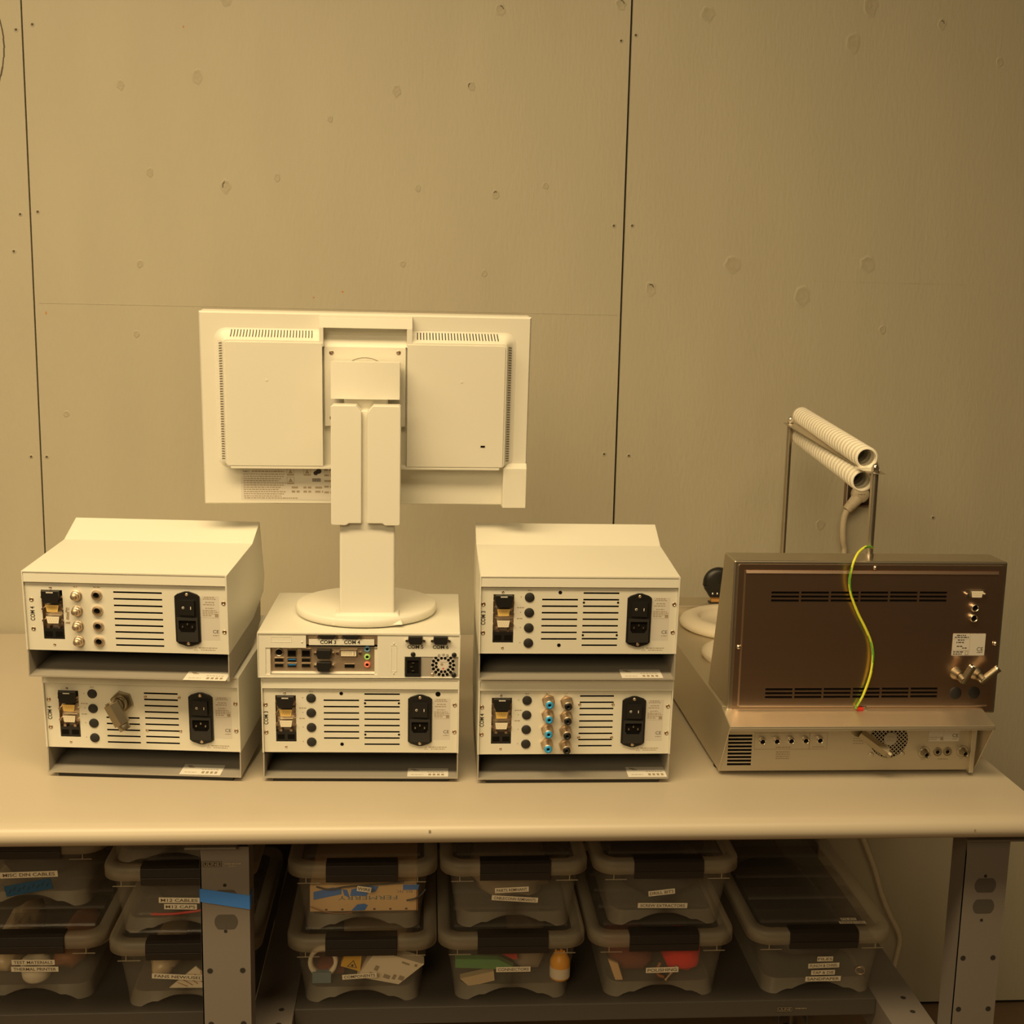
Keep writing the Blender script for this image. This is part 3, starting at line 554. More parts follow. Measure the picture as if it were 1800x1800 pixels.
for k in range(8): e.box(-0.0262+k*0.0021, -0.0255+k*0.0021, 0.0044, 0.0047, 0.034, 0.0388, 'ink_grey')
o = port('video_port', e)
for x in (-0.0325, 0.0008): MB().cyl((x, 0.0085, 0.0363), (x, 0.0035, 0.0363), 0.0023, 'chrome', n=6, smooth=False).build('jack_screw', o)
e = MB(); e.box(-0.0218, -0.0076, 0.0068, 0.0085, 0.0138, 0.0188, 'void'); e.box(-0.0222, -0.0072, 0.0075, 0.0085, 0.0186, 0.0192, 'nickel'); port('display_port', e)
for z, m_ in ((0.0424, 'jack_blue'), (0.0303, 'jack_green'), (0.0184, 'jack_pink')):
    tag(port('audio_jack', MB().lathe([(0.0046, 0), (0.0046, 0.0025), (0.0024, 0.0032), (0.0021, 0.001)], (0.0114, 0.0085, z), (0, -1, 0), m_, 18).prism(circ(0.0114, z, 0.0022, 12), 'y', 0.0070, 0.0072, 'void')), {'jack_blue': 'blue', 'jack_green': 'green', 'jack_pink': 'orange-pink'}[m_]+' audio jack')
ps = MB(); ps.rect(0.0667, 0.1462, 0.0022, 0.0330, 0.0016, 'tray'); psu = ps.build('power_supply', pc)
e = MB(); e.plate(0.0676, 0.0908, 0.0028, 0.0322, -0.0008, 0.0016, [(0.0708, 0.0876, 0.0075, 0.0275)], 'black'); e.rect(0.0708, 0.0876, 0.0075, 0.0275, 0.0012, 'void')
for dx, dz in ((0.0, 0.006), (-0.0022, 0.0), (0.0, -0.006)): e.box(0.0792+dx-0.0018, 0.0792+dx+0.0018, -0.0006, 0.0012, 0.0175+dz-0.0006, 0.0175+dz+0.0006, 'nickel')
e.build('power_socket', psu)
fx, fz = 0.1238, 0.0205
e = MB(); e.prism(circ(fx, fz, 0.0178, 32), 'y', 0.0010, 0.0014, 'label_grey')
for ring_, n_, r_ in ((0.0155, 16, 0.0026), (0.0107, 12, 0.0024)):
    for k in range(n_):
        a = 2*pi*(k+(0.5 if n_ == 12 else 0))/n_; e.prism(circ(fx+ring_*cos(a), fz+ring_*sin(a), r_, 6, a), 'y', 0.0006, 0.0009, 'void')
e.prism(circ(fx, fz, 0.0082, 20), 'y', 0.0005, 0.0009, 'label_grey'); e.prism(circ(fx-0.002, fz+0.001, 0.0022, 8), 'y', 0.0003, 0.0004, 'ink_grey'); e.prism([(fx-0.0018, fz-0.0045), (fx+0.0018, fz-0.0045), (fx, fz-0.0072)], 'y', 0.0002, 0.0004, 'red'); e.scribble(fx-0.005, fx+0.006, fz+0.0045, 0.0008, 0.0003, 'ink_grey'); e.build('fan_grille', psu)
for x, z in ((0.0792, 0.0366), (0.1398, 0.0360), (0.1397, 0.0050)): MB().lathe([(0.0038, 0), (0.0036, 0.002), (0.0022, 0.0028), (0.0001, 0.0026)], (x, 0.0016, z), (0, -1, 0), 'black', 14).build('thumb_screw', psu)
MB().lathe([(0.0024, 0), (0.0022, 0.0008), (0.0001, 0.0008)], (0.1078, 0.0014, 0.0057), (0, -1, 0), 'brass', 12).build('screw', psu)
for x in (-0.12, 0.12):
    for y in (0.03, 0.215): pass

# ------------------------------------------------------------------ monitor (seen from the back)
ZB = ZPC+0.0694
mon = thing('monitor', (-0.0893, 1.886, ZB), 'white widescreen computer monitor on a round stand, seen from the back', 'monitor')
MC = Vector((-0.089, 1.8908, 1.4719)); MA, MT = 0.0291, 0.0879
EX = Vector((cos(MA), sin(MA), 0)); UP = Vector((sin(MA)*sin(MT), -cos(MA)*sin(MT), cos(MT))); EN = EX.cross(UP)      # EN points back to the room
def mx(p):                                                # local (u, out, v) -> world, relative to the stand
    return MC+EX*p[0]+EN*p[1]+UP*p[2]-mon.location
def frustum(mb, r0, r1, o0, o1, m):
    a, b, c_, d = r0; e_, f_, g, h = r1
    mb.hexa([(a, o0, c_), (b, o0, c_), (b, o0, d), (a, o0, d)], [(e_, o1, g), (f_, o1, g), (f_, o1, h), (e_, o1, h)], m)
b = MB(mx); b.prism(rrect(-0.2488, 0.2488, -0.1478, 0.1478, 0.004), 'y', -0.030, -0.004, 'plastic'); frustum(b, (-0.2488, 0.2488, -0.1478, 0.1478), (-0.2465, 0.2465, -0.1455, 0.1455), -0.004, 0.0, 'plastic')
PROF = [(0.0175, 0.0), (0.0125, 0.0012), (0.0085, 0.0035), (0.0052, 0.0075), (0.0025, 0.0130), (0.0008, 0.0180), (0.0, 0.0200)]
def hump_out(d):
    for (d0, o0), (d1, o1) in zip(PROF, PROF[1:]):
        if d1 <= d <= d0: return o0+(o1-o0)*(d0-d)/(d0-d1)
    return 0.02
def hump_ring(L, d, r):                                   # top rectangle grown outwards by d, round at its outer corners
    u0, u1, v0, v1 = ((-0.2115, -0.0665) if L else (0.0605, 0.2110))+(-0.0830, 0.1085)
    uo = (u0-d) if L else (u1+d); ui = u1 if L else u0; va, vb_ = v0-d*0.45, v1+d; sg = 1 if L else -1; rr = r+d*0.8
    out = [(ui, va)]
    out += [(uo+sg*(rr-rr*sin(R(90*i/8))), va+rr-rr*cos(R(90*i/8))) for i in range(9)]
    out += [(uo+sg*(rr-rr*cos(R(90*i/8))), vb_-rr+rr*sin(R(90*i/8))) for i in range(9)]
    return out+[(ui, vb_)]
for L in (1, 0):                                          # the two humps
    rg = [[(u, o-0.0005, v_) for u, v_ in hump_ring(L, d, 0.006)] for d, o in PROF]; n = len(rg[0])
    fs = [(j*n+i, j*n+i+1, (j+1)*n+i+1, (j+1)*n+i) for j in range(len(rg)-1) for i in range(n-1)]
    b.add([p for q_ in rg for p in q_], fs if L else [f_[::-1] for f_ in fs], 'plastic', True)
    ui = -0.0665 if L else 0.0605
    b.quad([(ui, -0.001, -0.0905), (ui, 0.0195, -0.0905), (ui, 0.0195, 0.1085), (ui, 0.001, 0.126), (ui, -0.001, 0.126)], 'plastic')
    b.add(rg[-1], [tuple(range(n))[::(1 if L else -1)]], 'plastic')
    b.prism([(u, v_) for u, v_ in hump_ring(L, -0.0030, 0.005)], 'y', 0.0185, 0.0217, 'plastic')
b.hexa([(-0.0705, -0.001, 0.1275), (0.0675, -0.001, 0.1275), (0.0675, -0.001, 0.1455), (-0.0705, -0.001, 0.1455)], [(-0.0705, 0.020, 0.1285), (0.0675, 0.020, 0.1285), (0.0675, 0.0165, 0.1428), (-0.0705, 0.0165, 0.1428)], 'plastic')     # grip bar
for a, c_ in ((-0.0705, -0.0645), (0.0595, 0.0675)): b.box(a, c_, -0.001, 0.020, 0.10, 0.129, 'plastic')
b.hexa([(-0.0645, 0.0, 0.0995), (0.0595, 0.0, 0.0995), (0.0595, 0.0, 0.1165), (-0.0645, 0.0, 0.1165)], [(-0.0645, 0.0085, 0.0995), (0.0595, 0.0085, 0.0995), (0.0595, 0.0005, 0.1165), (-0.0645, 0.0005, 0.1165)], 'plastic')
b.box(-0.0665, 0.0605, -0.001, 0.0045, -0.0835, 0.0995, 'plastic'); b.box(-0.205, 0.2035, -0.001, 0.0212, -0.0862, -0.0825, 'plastic')
for u, v in ((-0.1486, 0.0493), (0.1429, 0.0507)): b.prism(circ(u, v, 0.002, 12), 'y', 0.0215, 0.0222, 'plastic')
hs = b.build('back_housing', mon, bevel=0.0009)
b = MB(mx); b.box(-0.2405, 0.2405, -0.0304, -0.030, -0.133, 0.1395, 'black'); b.build('screen', mon)
for L in (1, 0):
    v = MB(mx)
    for k in range(27):
        u = (-0.2015+k*0.00460) if L else (0.0755+k*0.00470); tl = 0.0012*(1-k/22) if L else -0.0012*(k/22)
        for j in range(3):
            d0, d1 = 0.0035+j*0.0032, 0.0035+(j+1)*0.0032; e0, e1 = tl*j/3, tl*(j+1)/3
            v.quad([(u-0.0007+e0, hump_out(d0)+0.0002, 0.1085+d0), (u+0.0007+e0, hump_out(d0)+0.0002, 0.1085+d0), (u+0.0007+e1, hump_out(d1)+0.0002, 0.1085+d1), (u-0.0007+e1, hump_out(d1)+0.0002, 0.1085+d1)], 'hole_dark' if L else 'gap')
    for k in range(47):
        z = 0.1025-k*0.00382; ue = -0.2115 if L else 0.2110; sg = -1 if L else 1
        for j in range(2):
            d0, d1 = 0.0028+j*0.0028, 0.0028+(j+1)*0.0028; z0, z1 = z-j*0.0008, z-(j+1)*0.0008
            v.quad([(ue+sg*d0, hump_out(d0)+0.0003, z0-0.0006), (ue+sg*d1, hump_out(d1)+0.0003, z1-0.0006), (ue+sg*d1, hump_out(d1)+0.0003, z1+0.0007), (ue+sg*d0, hump_out(d0)+0.0003, z0+0.0007)], 'hole_dark')
    tag(v.build('vent_slots', hs), 'rows of narrow dark vent slots, '+('left' if L else 'right')+' half')
MB(mx).box(0.1735, 0.1802, 0.0221, 0.0224, -0.0500, -0.0474, 'void').build('lock_slot', hs)
frustum(b := MB(mx), (0.2095, 0.2482, -0.1482, -0.0795), (0.2105, 0.2470, -0.1482, -0.0845), -0.001, 0.0150, 'plastic'); b.build('cable_cover', hs, bevel=0.001)
l = MB(mx); l.quad([(-0.193, 0.0003, -0.1405), (-0.050, 0.0003, -0.1405), (-0.050, 0.0003, -0.0872), (-0.193, 0.0003, -0.0872)][::-1], 'label_grey')
l.xf = lambda p: mx((p[0], 0.0003-p[1], p[2]))            # y<0 now stands proud of the back
l.text('NEC', (-0.1845, -0.0002, -0.0955), 0.0026, 'ink', w=0.0095)
for k in range(11): l.scribble(-0.189, (-0.122 if k < 1 else -0.124-0.004*(k % 4)) if k else -0.126, -0.0998-k*0.00345, 0.0014, -0.0002, 'ink_grey', seed=30+k)
l.scribble(-0.176, -0.127, -0.0955, 0.0017, -0.0002, 'ink_grey', seed=3); l.scribble(-0.188, -0.106, -0.1375, 0.0015, -0.0002, 'ink_grey', seed=8)
for x, z in ((-0.1175, -0.0958), (-0.1175, -0.1095), (-0.0920, -0.0958)):
    l.rect(x-0.0055, x+0.0055, z-0.0058, z+0.0058, -0.0002, 'ink_grey'); l.rect(x-0.0050, x+0.0050, z-0.0034, z+0.0053, -0.0003, 'label_grey'); l.prism([(x-0.0035, z-0.0025), (x+0.0035, z-0.0025), (x, z+0.004)], 'y', -0.0004, -0.00035, 'ink_grey')
l.prism(circ(-0.0790, -0.0975, 0.0035, 14), 'y', -0.0003, -0.0002, 'ink'); l.prism(circ(-0.0745, -0.0945, 0.0042, 14), 'y', -0.0003, -0.0002, 'ink'); l.rect(-0.0845, -0.0715, -0.1110, -0.1060, -0.0002, 'ink')
for k in range(5): l.rect(-0.0835+k*0.0025, -0.0826+k*0.0025, -0.1105, -0.1065, -0.0003, 'label_grey')
for k in range(6): l.scribble(-0.116+(k % 3)*0.018, -0.104+(k % 3)*0.018, -0.1205-(k//3)*0.0065, 0.003, -0.0002, 'ink_grey', seed=k)
for k in range(5): l.scribble(-0.066, -0.052, -0.092-k*0.009, 0.003, -0.0002, 'ink_grey', seed=60+k)
l.build('rating_label', hs)
pl = MB(mx); pl.prism(rrect(-0.0640, 0.0582, -0.0215, 0.1000, 0.002), 'y', 0.003, 0.0115, 'plastic'); mp = pl.build('mounting_plate', mon, bevel=0.0008)
MB(mx).lathe([(0.0405, 0), (0.0405, 0.0005), (0.0397, 0.0005), (0.0397, 0.0)], (-0.0030, 0.0115, 0.0440), (0, 1, 0), 'ink_grey', 48).build('swivel_ring', mp)
for u, v_ in ((-0.0530, 0.0905), (0.0472, 0.0920), (-0.0530, -0.0085), (0.0472, -0.0085)): MB(mx).lathe([(0.0035, 0.0), (0.0035, 0.0004), (0.0024, 0.0002), (0.0001, 0.0008)], (u, 0.0115, v_), (0, 1, 0), 'screw', 16).build('screw', mp)
# tilt head, column, cable sleeve, foot (upright, in world coordinates)
b = MB(); n = 8
for i in range(n):
    x0, x1 = -0.1395+i*0.1012/n, -0.1395+(i+1)*0.1012/n; y0, y1 = [1.8275-0.0035*sin(pi*j/n) for j in (i, i+1)]
    b.hexa([(x0, y0, 1.4955), (x1, y1, 1.4955), (x1, 1.868, 1.4955), (x0, 1.868, 1.4955)], [(x0, y0+0.001, 1.5495), (x1, y1+0.001, 1.5495), (x1, 1.866, 1.5495), (x0, 1.866, 1.5495)], 'plastic')
b.build('tilt_head', mon, weld=True)
b = MB(); b.box(-0.121, -0.056, 1.836, 1.862, 1.30, 1.505, 'plastic'); b.prism([(1.802, ZB+0.012), (1.842, ZB+0.012), (1.842, 1.44), (1.812, 1.44)], 'x', -0.1255, -0.0440, 'plastic')
col_ = b.build('stand_column', mon, bevel=0.0025)
xa, xb, ga, gb = -0.1375, -0.0360, -0.0930, -0.0845
b = MB(); zt, zb_ = 1.4885, 1.3110
b.prism([(xa, zb_+0.002), (xa+0.002, zb_), (xa+0.022, zb_), (xa+0.026, zb_+0.003), (ga, zb_+0.003), (ga, zt-0.010), (ga-0.008, zt), (xa+0.002, zt), (xa, zt-0.002)], 'y', 1.798, 1.836, 'plastic')
b.prism([(xb, zb_+0.002), (xb-0.002, zb_), (xb-0.022, zb_), (xb-0.026, zb_+0.003), (gb, zb_+0.003), (gb, zt-0.010), (gb+0.008, zt), (xb-0.002, zt), (xb, zt-0.002)], 'y', 1.798, 1.836, 'plastic')
b.box(ga-0.0005, gb+0.0005, 1.808, 1.836, zb_+0.003, zt-0.008, 'plastic')
b.build('cable_sleeve', mon, bevel=0.0012)
b = MB(); c0 = (-0.0893, 1.886, ZB); b.lathe([(0.001, 0.0), (0.099, 0.0), (0.1075, 0.0025), (0.1095, 0.006), (0.1095, 0.012), (0.1075, 0.0145), (0.1065, 0.0150), (0.001, 0.0165)], c0, (0, 0, 1), 'plastic', 72); base = b.build('stand_base', mon)
b = MB(); b.hexa([(-0.1365, 1.7845, ZB+0.0045), (-0.0300, 1.7845, ZB+0.0045), (-0.0300, 1.83, ZB+0.0045), (-0.1365, 1.83, ZB+0.0045)], [(-0.1315, 1.7995, ZB+0.019), (-0.0380, 1.7995, ZB+0.019), (-0.0380, 1.83, ZB+0.019), (-0.1315, 1.83, ZB+0.019)], 'plastic'); b.build('column_foot', base, bevel=0.002)

# ------------------------------------------------------------------ stainless steel bench instrument
ins = thing('steel_bench_instrument', (0.666, 1.95, ZT), 'brushed stainless steel instrument with upright box and white coil rack at the bench right end', 'lab instrument')
zb0, zb1 = ZT+0.006, 1.0330
b = MB(); b.box(0.4615, 0.8700, 1.7935, 2.45, zb0, zb1, 'steel_matte'); b.box(0.4608, 0.8706, 2.377, 2.45, zb1, zb1+0.013, 'steel_matte')
b.hexa([(0.4608, 1.735, 1.0175), (0.8712, 1.735, 1.0175), (0.8712, 1.79, zb1-0.003), (0.4608, 1.79, zb1-0.003)], [(0.4608, 1.735, 1.0205), (0.8712, 1.735, 1.0205), (0.8712, 1.79, zb1), (0.4608, 1.79, zb1)], 'steel_matte')      # sloping canopy
b.box(0.4608, 0.8712, 1.735, 1.7365, 1.0135, 1.0178, 'steel_matte')
b.prism([(1.735, 1.020), (1.790, zb1), (1.7925, zb0)], 'x', 0.4600, 0.4615, 'steel_matte'); b.prism([(1.735, 1.020), (1.790, zb1), (1.7925, zb0)], 'x', 0.8700, 0.8715, 'steel_matte')
b.box(0.8570, 0.8640, 1.7800, 1.7935, zb0, zb1-0.006, 'steel_matte')
body = b.build('base_cabinet', ins, bevel=0.0006)
holes = [(0.4735, 0.5112, 0.9875-k*0.0058-0.0036, 0.9875-k*0.0058) for k in range(9)]
b = MB(); b.plate(0.4618, 0.8570, zb0+0.0015, 1.0200, 1.7915, 1.7930, holes, 'steel_matte'); b.rect(0.4725, 0.512, 0.934, 0.99, 1.7929, 'void')
yi = 1.7913
def frame(x0, x1, z0, z1, th=0.0005):
    for a, b_, c_, d in ((x0, x1, z0, z0+th), (x0, x1, z1-th, z1), (x0, x0+th, z0, z1), (x1-th, x1, z0, z1)): b.rect(a, b_, c_, d, yi, 'ink_grey')
frame(0.5147, 0.6022, 0.9632, 0.9902); frame(0.6022, 0.6306, 0.9632, 0.9902)
b.scribble(0.549, 0.574, 0.9665, 0.0016, yi, 'ink_grey'); b.scribble(0.607, 0.626, 0.9670, 0.0014, yi, 'ink_grey', seed=4)
for k in range(4): b.scribble(0.550, 0.572, 0.9590-k*0.0036, 0.0013, yi, 'ink_grey', seed=k)
for k in range(3): b.scribble(0.672, 0.690, 0.9805-k*0.004, 0.0013, yi, 'ink_grey', seed=k+9)
b.text('OUT', (0.786, yi, 0.9455), 0.0022, 'ink_grey', w=0.007); b.scribble(0.810, 0.826, 0.9462, 0.0014, yi, 'ink_grey'); b.text('IN', (0.8475, yi, 0.9468), 0.0022, 'ink_grey', w=0.004)
rp = b.build('rear_panel', ins)
for i, x in enumerate((0.5268, 0.5495, 0.5722, 0.5952, 0.6178)):
    MB().lathe([(0.0056, 0), (0.0056, 0.003), (0.0050, 0.0055), (0.0040, 0.006), (0.0038, 0.002)], (x, 1.7915, 0.9775+i*0.0004), (0, -1, 0), 'chrome', 20).prism(circ(x, 0.9775+i*0.0004, 0.0039, 14), 'y', 1.7888, 1.7890, 'void').build('panel_socket', rp)
e = MB(); fx, fz = 0.7290, 0.9790; e.prism(circ(fx, fz, 0.0300, 40), 'y', 1.7910, 1.7914, 'void')
for k in range(-9, 10):
    for sgn in (1, -1):
        d = k*0.0046/0.7071*0.7; L = math.sqrt(max(0, 0.0296**2-d*d))
        if L < 0.003: continue
        u = Vector((cos(pi/4), 0, sgn*sin(pi/4))); n_ = Vector((-sgn*sin(pi/4), 0, cos(pi/4))) ; c_ = Vector((fx, 1.7907, fz))+n_*d; t_ = 0.0006
        e.quad([c_-u*L-n_*t_, c_+u*L-n_*t_, c_+u*L+n_*t_, c_-u*L+n_*t_], 'steel_matte')
e.prism(circ(fx+0.002, fz+0.001, 0.0105, 24), 'y', 1.7900, 1.7904, 'tray'); e.scribble(fx-0.004, fx+0.009, fz+0.004, 0.0012, 1.7898, 'ink_grey'); e.scribble(fx-0.005, fx+0.008, fz-0.002, 0.0012, 1.7898, 'ink_grey', seed=6)
e.build('fan_grille', rp)
for x, z in ((0.7023, 0.9541), (0.7520, 0.9553)): MB().lathe([(0.0040, 0), (0.0038, 0.0012), (0.0012, 0.0014), (0.0001, 0.0008)], (x, 1.7915, z), (0, -1, 0), 'steel_matte', 14).build('screw', rp)
e = MB(); a, b_ = Vector((0.6790, 1.7790, 0.9930)), Vector((0.7140, 1.7560, 0.9700))
e.cyl((0.676, 1.7915, 0.9965), (0.676, 1.7780, 0.9965), 0.0105, 'dull', n=6, smooth=False); e.cyl(a, b_, 0.0088, 'dull', n=6, smooth=False); e.cyl(b_, b_+(b_-a).normalized()*0.006, 0.0062, 'dull', m_cap='void'); tag(e.build('elbow_fitting', rp), 'metal elbow fitting under the canopy')
e = MB(); e.rect(0.7925, 0.8415, 0.9755, 1.004, 1.7912, 'label_grey'); e.rect(0.8165, 0.8168, 0.9755, 1.004, 1.7911, 'ink_grey'); e.rect(0.7925, 0.8165, 0.9835, 0.9838, 1.7911, 'ink_grey'); e.scribble(0.7935, 0.810, 0.9815, 0.0014, 1.7911, 'ink_grey'); e.scribble(0.7935, 0.806, 0.9782, 0.0013, 1.7911, 'ink_grey', seed=4); e.rect(0.8115, 0.8158, 0.9772, 0.9825, 1.7911, 'ink_grey'); e.scribble(0.801, 0.812, 0.9965, 0.0016, 1.7911, 'ink_grey'); e.text('CE', (0.8355, 1.7911, 0.9850), 0.0056, 'ink', w=0.0095); e.scribble(0.831, 0.8395, 0.9795, 0.0012, 1.7911, 'ink_grey'); e.build('rating_label', rp)
for x, big in ((0.7868, 1), (0.8089, 0), (0.8249, 0), (0.8489, 1)):
    z = 0.9575+(x-0.7868)*0.025; e = MB()
    if big: e.lathe([(0.0098, 0), (0.0094, 0.0008), (0.0088, -0.001), (0.0050, 0.0005), (0.0048, 0.014), (0.0038, 0.0145), (0.0036, 0.006)], (x, 1.7915, z), (0, -1, 0), 'dull', 24); e.prism(circ(x, z, 0.0037, 14), 'y', 1.7850, 1.7852, 'void')
    else: e.lathe([(0.0072, 0), (0.0070, 0.001), (0.0062, 0.0002), (0.0040, 0.0012), (0.0030, 0.0015), (0.0028, 0.0)], (x, 1.7915, z), (0, -1, 0), 'dull', 24); e.prism(circ(x, z, 0.0028, 12), 'y', 1.7905, 1.7907, 'void')
    e.build('hose_port' if big else 'panel_jack', rp)
for x in (0.4741, 0.8545):
    for y in (1.83, 2.40): MB().cyl((x, y, ZT), (x, y, zb0), 0.012, 'soft_black').build('foot', ins)
# upright back box
YB = 1.7850
b = MB(); b.prism([(YB, 1.0235), (YB, 1.2648), (YB+0.062, 1.2648), (YB+0.128, zb1), (YB+0.012, zb1)], 'x', 0.4668, 0.8922, 'steel_top'); bx = b.build('back_box', ins, bevel=0.0022)
hs_ = []
for r0, x0, x1, zt in ((0, 0.5253, 0.7985, 1.2180), (1, 0.5245, 0.7960, 1.0655)):
    p = (x1-x0+0.0032)/6
    for k in range(6):
        for j in range(3): hs_.append((x0+k*p, x0+(k+1)*p-0.0032, zt-j*0.0062-0.0036+k*0.0002, zt-j*0.0062+k*0.0002))
b = MB(); yc = YB-0.0035
b.prism(rrect(0.4735, 0.8870, 1.0290, 1.2592, 0.003), 'y', YB-0.0018, YB-0.0002, 'steel')
def pl_(lst):                                            # plate with many slots, built in bands so that the slots stay exact
    ys = yc
    zs_ = [1.0370, 1.0480, 1.0700, 1.2000, 1.2215, 1.2500]
    for i in range(5):
        hh = [h for h in lst if zs_[i] < h[2] < zs_[i+1]]
        b.plate(0.4845, 0.8770, zs_[i], zs_[i+1], ys, YB-0.0018, hh, 'steel')
pl_(hs_)
b.box(0.5235, 0.800, YB-0.0019, YB-0.00185, 1.2005, 1.2210, 'void'); b.box(0.5225, 0.798, YB-0.0019, YB-0.00185, 1.0485, 1.0695, 'void')
b.prism([(yc-0.0022, 1.2466), (yc, 1.2510), (yc, 1.2462)], 'x', 0.4845, 0.8770, 'steel'); b.prism([(yc-0.0008, 1.0372), (yc, 1.0386), (yc, 1.0360)], 'x', 0.4845, 0.8770, 'steel')
b.prism([(0.4845, yc), (0.4822, YB-0.0018), (0.4845, YB-0.0018)], 'z', 1.0370, 1.2500, 'steel'); b.prism([(0.8770, yc), (0.8793, YB-0.0018), (0.8770, YB-0.0018)], 'z', 1.0370, 1.2500, 'steel')
cover = b.build('back_cover', bx)
for x, z in ((0.6842, 1.2552), (0.4795, 1.1305), (0.8830, 1.1365), (0.6832, 1.0322)): MB().lathe([(0.0034, 0), (0.0031, 0.0016), (0.0016, 0.0026), (0.0001, 0.0028)], (x, YB-0.0018, z), (0, -1, 0), 'chrome', 14).build('screw', cover)
cx, cz = 0.8433, 1.2165; e = MB(); e.box(cx-0.0150, cx+0.0150, yc-0.001, yc, cz-0.0062, cz+0.0062, 'nickel'); e.prism([(cx-0.0092, cz+0.0050), (cx+0.0092, cz+0.0050), (cx+0.0076, cz-0.0050), (cx-0.0076, cz-0.0050)], 'y', yc-0.006, yc, 'nickel', 'pin_white')
for k in range(9): e.prism(circ(cx+((k-2)*0.003 if k < 5 else (k-6.5)*0.003), cz+(0.0016 if k < 5 else -0.0016), 0.0005, 6), 'y', yc-0.0062, yc-0.0061, 'ink_grey')
o = e.build('serial_port', cover)
for sx in (-0.0140, 0.0140): MB().cyl((cx+sx, yc, cz-0.001), (cx+sx, yc-0.006, cz-0.001), 0.0022, 'chrome', n=6, smooth=False).build('jack_screw', o)
for x, z in ((0.8423, 1.1950), (0.8418, 1.1787)): MB().lathe([(0.0066, 0), (0.0064, 0.004), (0.0058, 0.0075), (0.0046, 0.008), (0.0044, 0.003)], (x, yc, z), (0, -1, 0), 'nickel', 22).prism(circ(x, z, 0.0045, 14), 'y', yc-0.0042, yc-0.0040, 'void').build('round_socket', cover)
e = MB(); e.prism(rrect(0.8135, 0.8655, 1.1180, 1.1530, 0.0012), 'y', yc-0.0003, yc, 'label_grey'); yl = yc-0.0005
e.rect(0.8408, 0.8411, 1.1180, 1.1530, yl, 'ink_grey'); e.rect(0.8135, 0.8410, 1.1262, 1.1265, yl, 'ink_grey'); e.rect(0.8135, 0.8410, 1.1445, 1.1448, yl, 'ink_grey')
for z, a, c_ in ((1.1502, .006, .022), (1.1472, .003, .025), (1.1428, .008, .019), (1.1390, .006, .018), (1.1328, .007, .016), (1.1300, .016, .023), (1.1238, .002, .018), (1.1205, .002, .016)): e.scribble(0.8135+a, 0.8135+c_, z, 0.0015, yl, 'ink', seed=int(z*1e4))
e.rect(0.8345, 0.8395, 1.1190, 1.1250, yl, 'ink_grey'); e.rect(0.8355, 0.8386, 1.1199, 1.1241, yl-0.0001, 'label_grey'); e.text('CE', (0.8578, yl, 1.1282), 0.0062, 'ink', w=0.0098); e.scribble(0.8535, 0.8620, 1.1230, 0.0010, yl, 'ink'); e.build('rating_label', cover)
for (x, z), tip in (((0.8240, 1.0895), (0.010, 0.0200)), ((0.8550, 1.0895), (0.0200, 0.0170))):
    e = MB(); e.lathe([(0.0105, 0), (0.0100, 0.003), (0.0085, 0.004), (0.0080, 0.010), (0.0066, 0.011), (0.0066, 0.018)], (x, yc, z), (0, -1, 0), 'dull', 22); a = Vector((x+0.004, yc-0.021, z-0.003)); b_ = a+Vector((tip[0]*0.85, -0.004, tip[1]))
    e.cyl((x, yc-0.012, z), a+Vector((0, -0.002, -0.002)), 0.0072, 'dull'); e.cyl(a-(b_-a)*0.28, b_, 0.0058, 'dull'); e.lathe([(0.0062, 0.0), (0.0062, 0.003), (0.0040, 0.0035), (0.0038, 0.0)], b_, b_-a, 'chrome', 18); e.cyl(b_, b_+(b_-a).normalized()*0.0008, 0.0039, 'void'); e.build('elbow_connector', cover)
for x, z in ((0.8248, 1.0577), (0.8542, 1.0584)): MB().lathe([(0.0097, 0), (0.0096, 0.0014), (0.0085, 0.002), (0.0001, 0.0021)], (x, yc, z), (0, -1, 0), 'soft_black', 24).build('hole_plug', cover)
# posts, rack plate, coils
P1, P2 = Vector((0.6868, 1.820, 0)), Vector((0.7315, 2.42, 0)); zp1, zp2 = 1.3950, 1.4120
for P_, z0, z1 in ((P1, 1.2648, zp1), (P2, zb1, zp2)):
    e = MB(); e.cyl(P_+Vector((0, 0, z0)), P_+Vector((0, 0, z1)), 0.0056, 'steel_top'); e.cyl(P_+Vector((0, 0, z0)), P_+Vector((0, 0, z0+0.006)), 0.0068, 'chrome')
    o = e.build('post', ins)
    e = MB(); e.cyl(P_+Vector((0, 0, z1+0.0015)), P_+Vector((0, 0, z1+0.0035)), 0.0068, 'chrome'); e.cyl(P_+Vector((0, 0, z1+0.0035)), P_+Vector((0, 0, z1+0.0095)), 0.0058, 'chrome', n=6, smooth=False); e.lathe([(0.0048, 0.0095), (0.0042, 0.0125), (0.0022, 0.0145), (0.0001, 0.015)], P_+Vector((0, 0, z1)), (0, 0, 1), 'chrome', 16); e.build('cap_nut', o)
dv = (P2-P1).normalized(); nv = Vector((-dv.y, dv.x, 0))
e = MB(); a, b_ = P1+Vector((0, 0, zp1))-dv*0.014, P2+Vector((0, 0, zp2))+dv*0.014
a1, a2 = a+nv*0.012+dv*0.012, b_+nv*0.012-dv*0.012; c1, c2 = a-nv*0.012+dv*0.012, b_-nv*0.012-dv*0.012; hz = Vector((0, 0, 0.0014)); a3, b3 = a-nv*0.012, b_-nv*0.012
e.hexa([c1-dv*0.012, c2+dv*0.012, a2+dv*0.006, a1-dv*0.004], [c1-dv*0.012+hz, c2+dv*0.012+hz, a2+dv*0.006+hz, a1-dv*0.004+hz], 'steel_top'); e.build('rack_plate', ins)
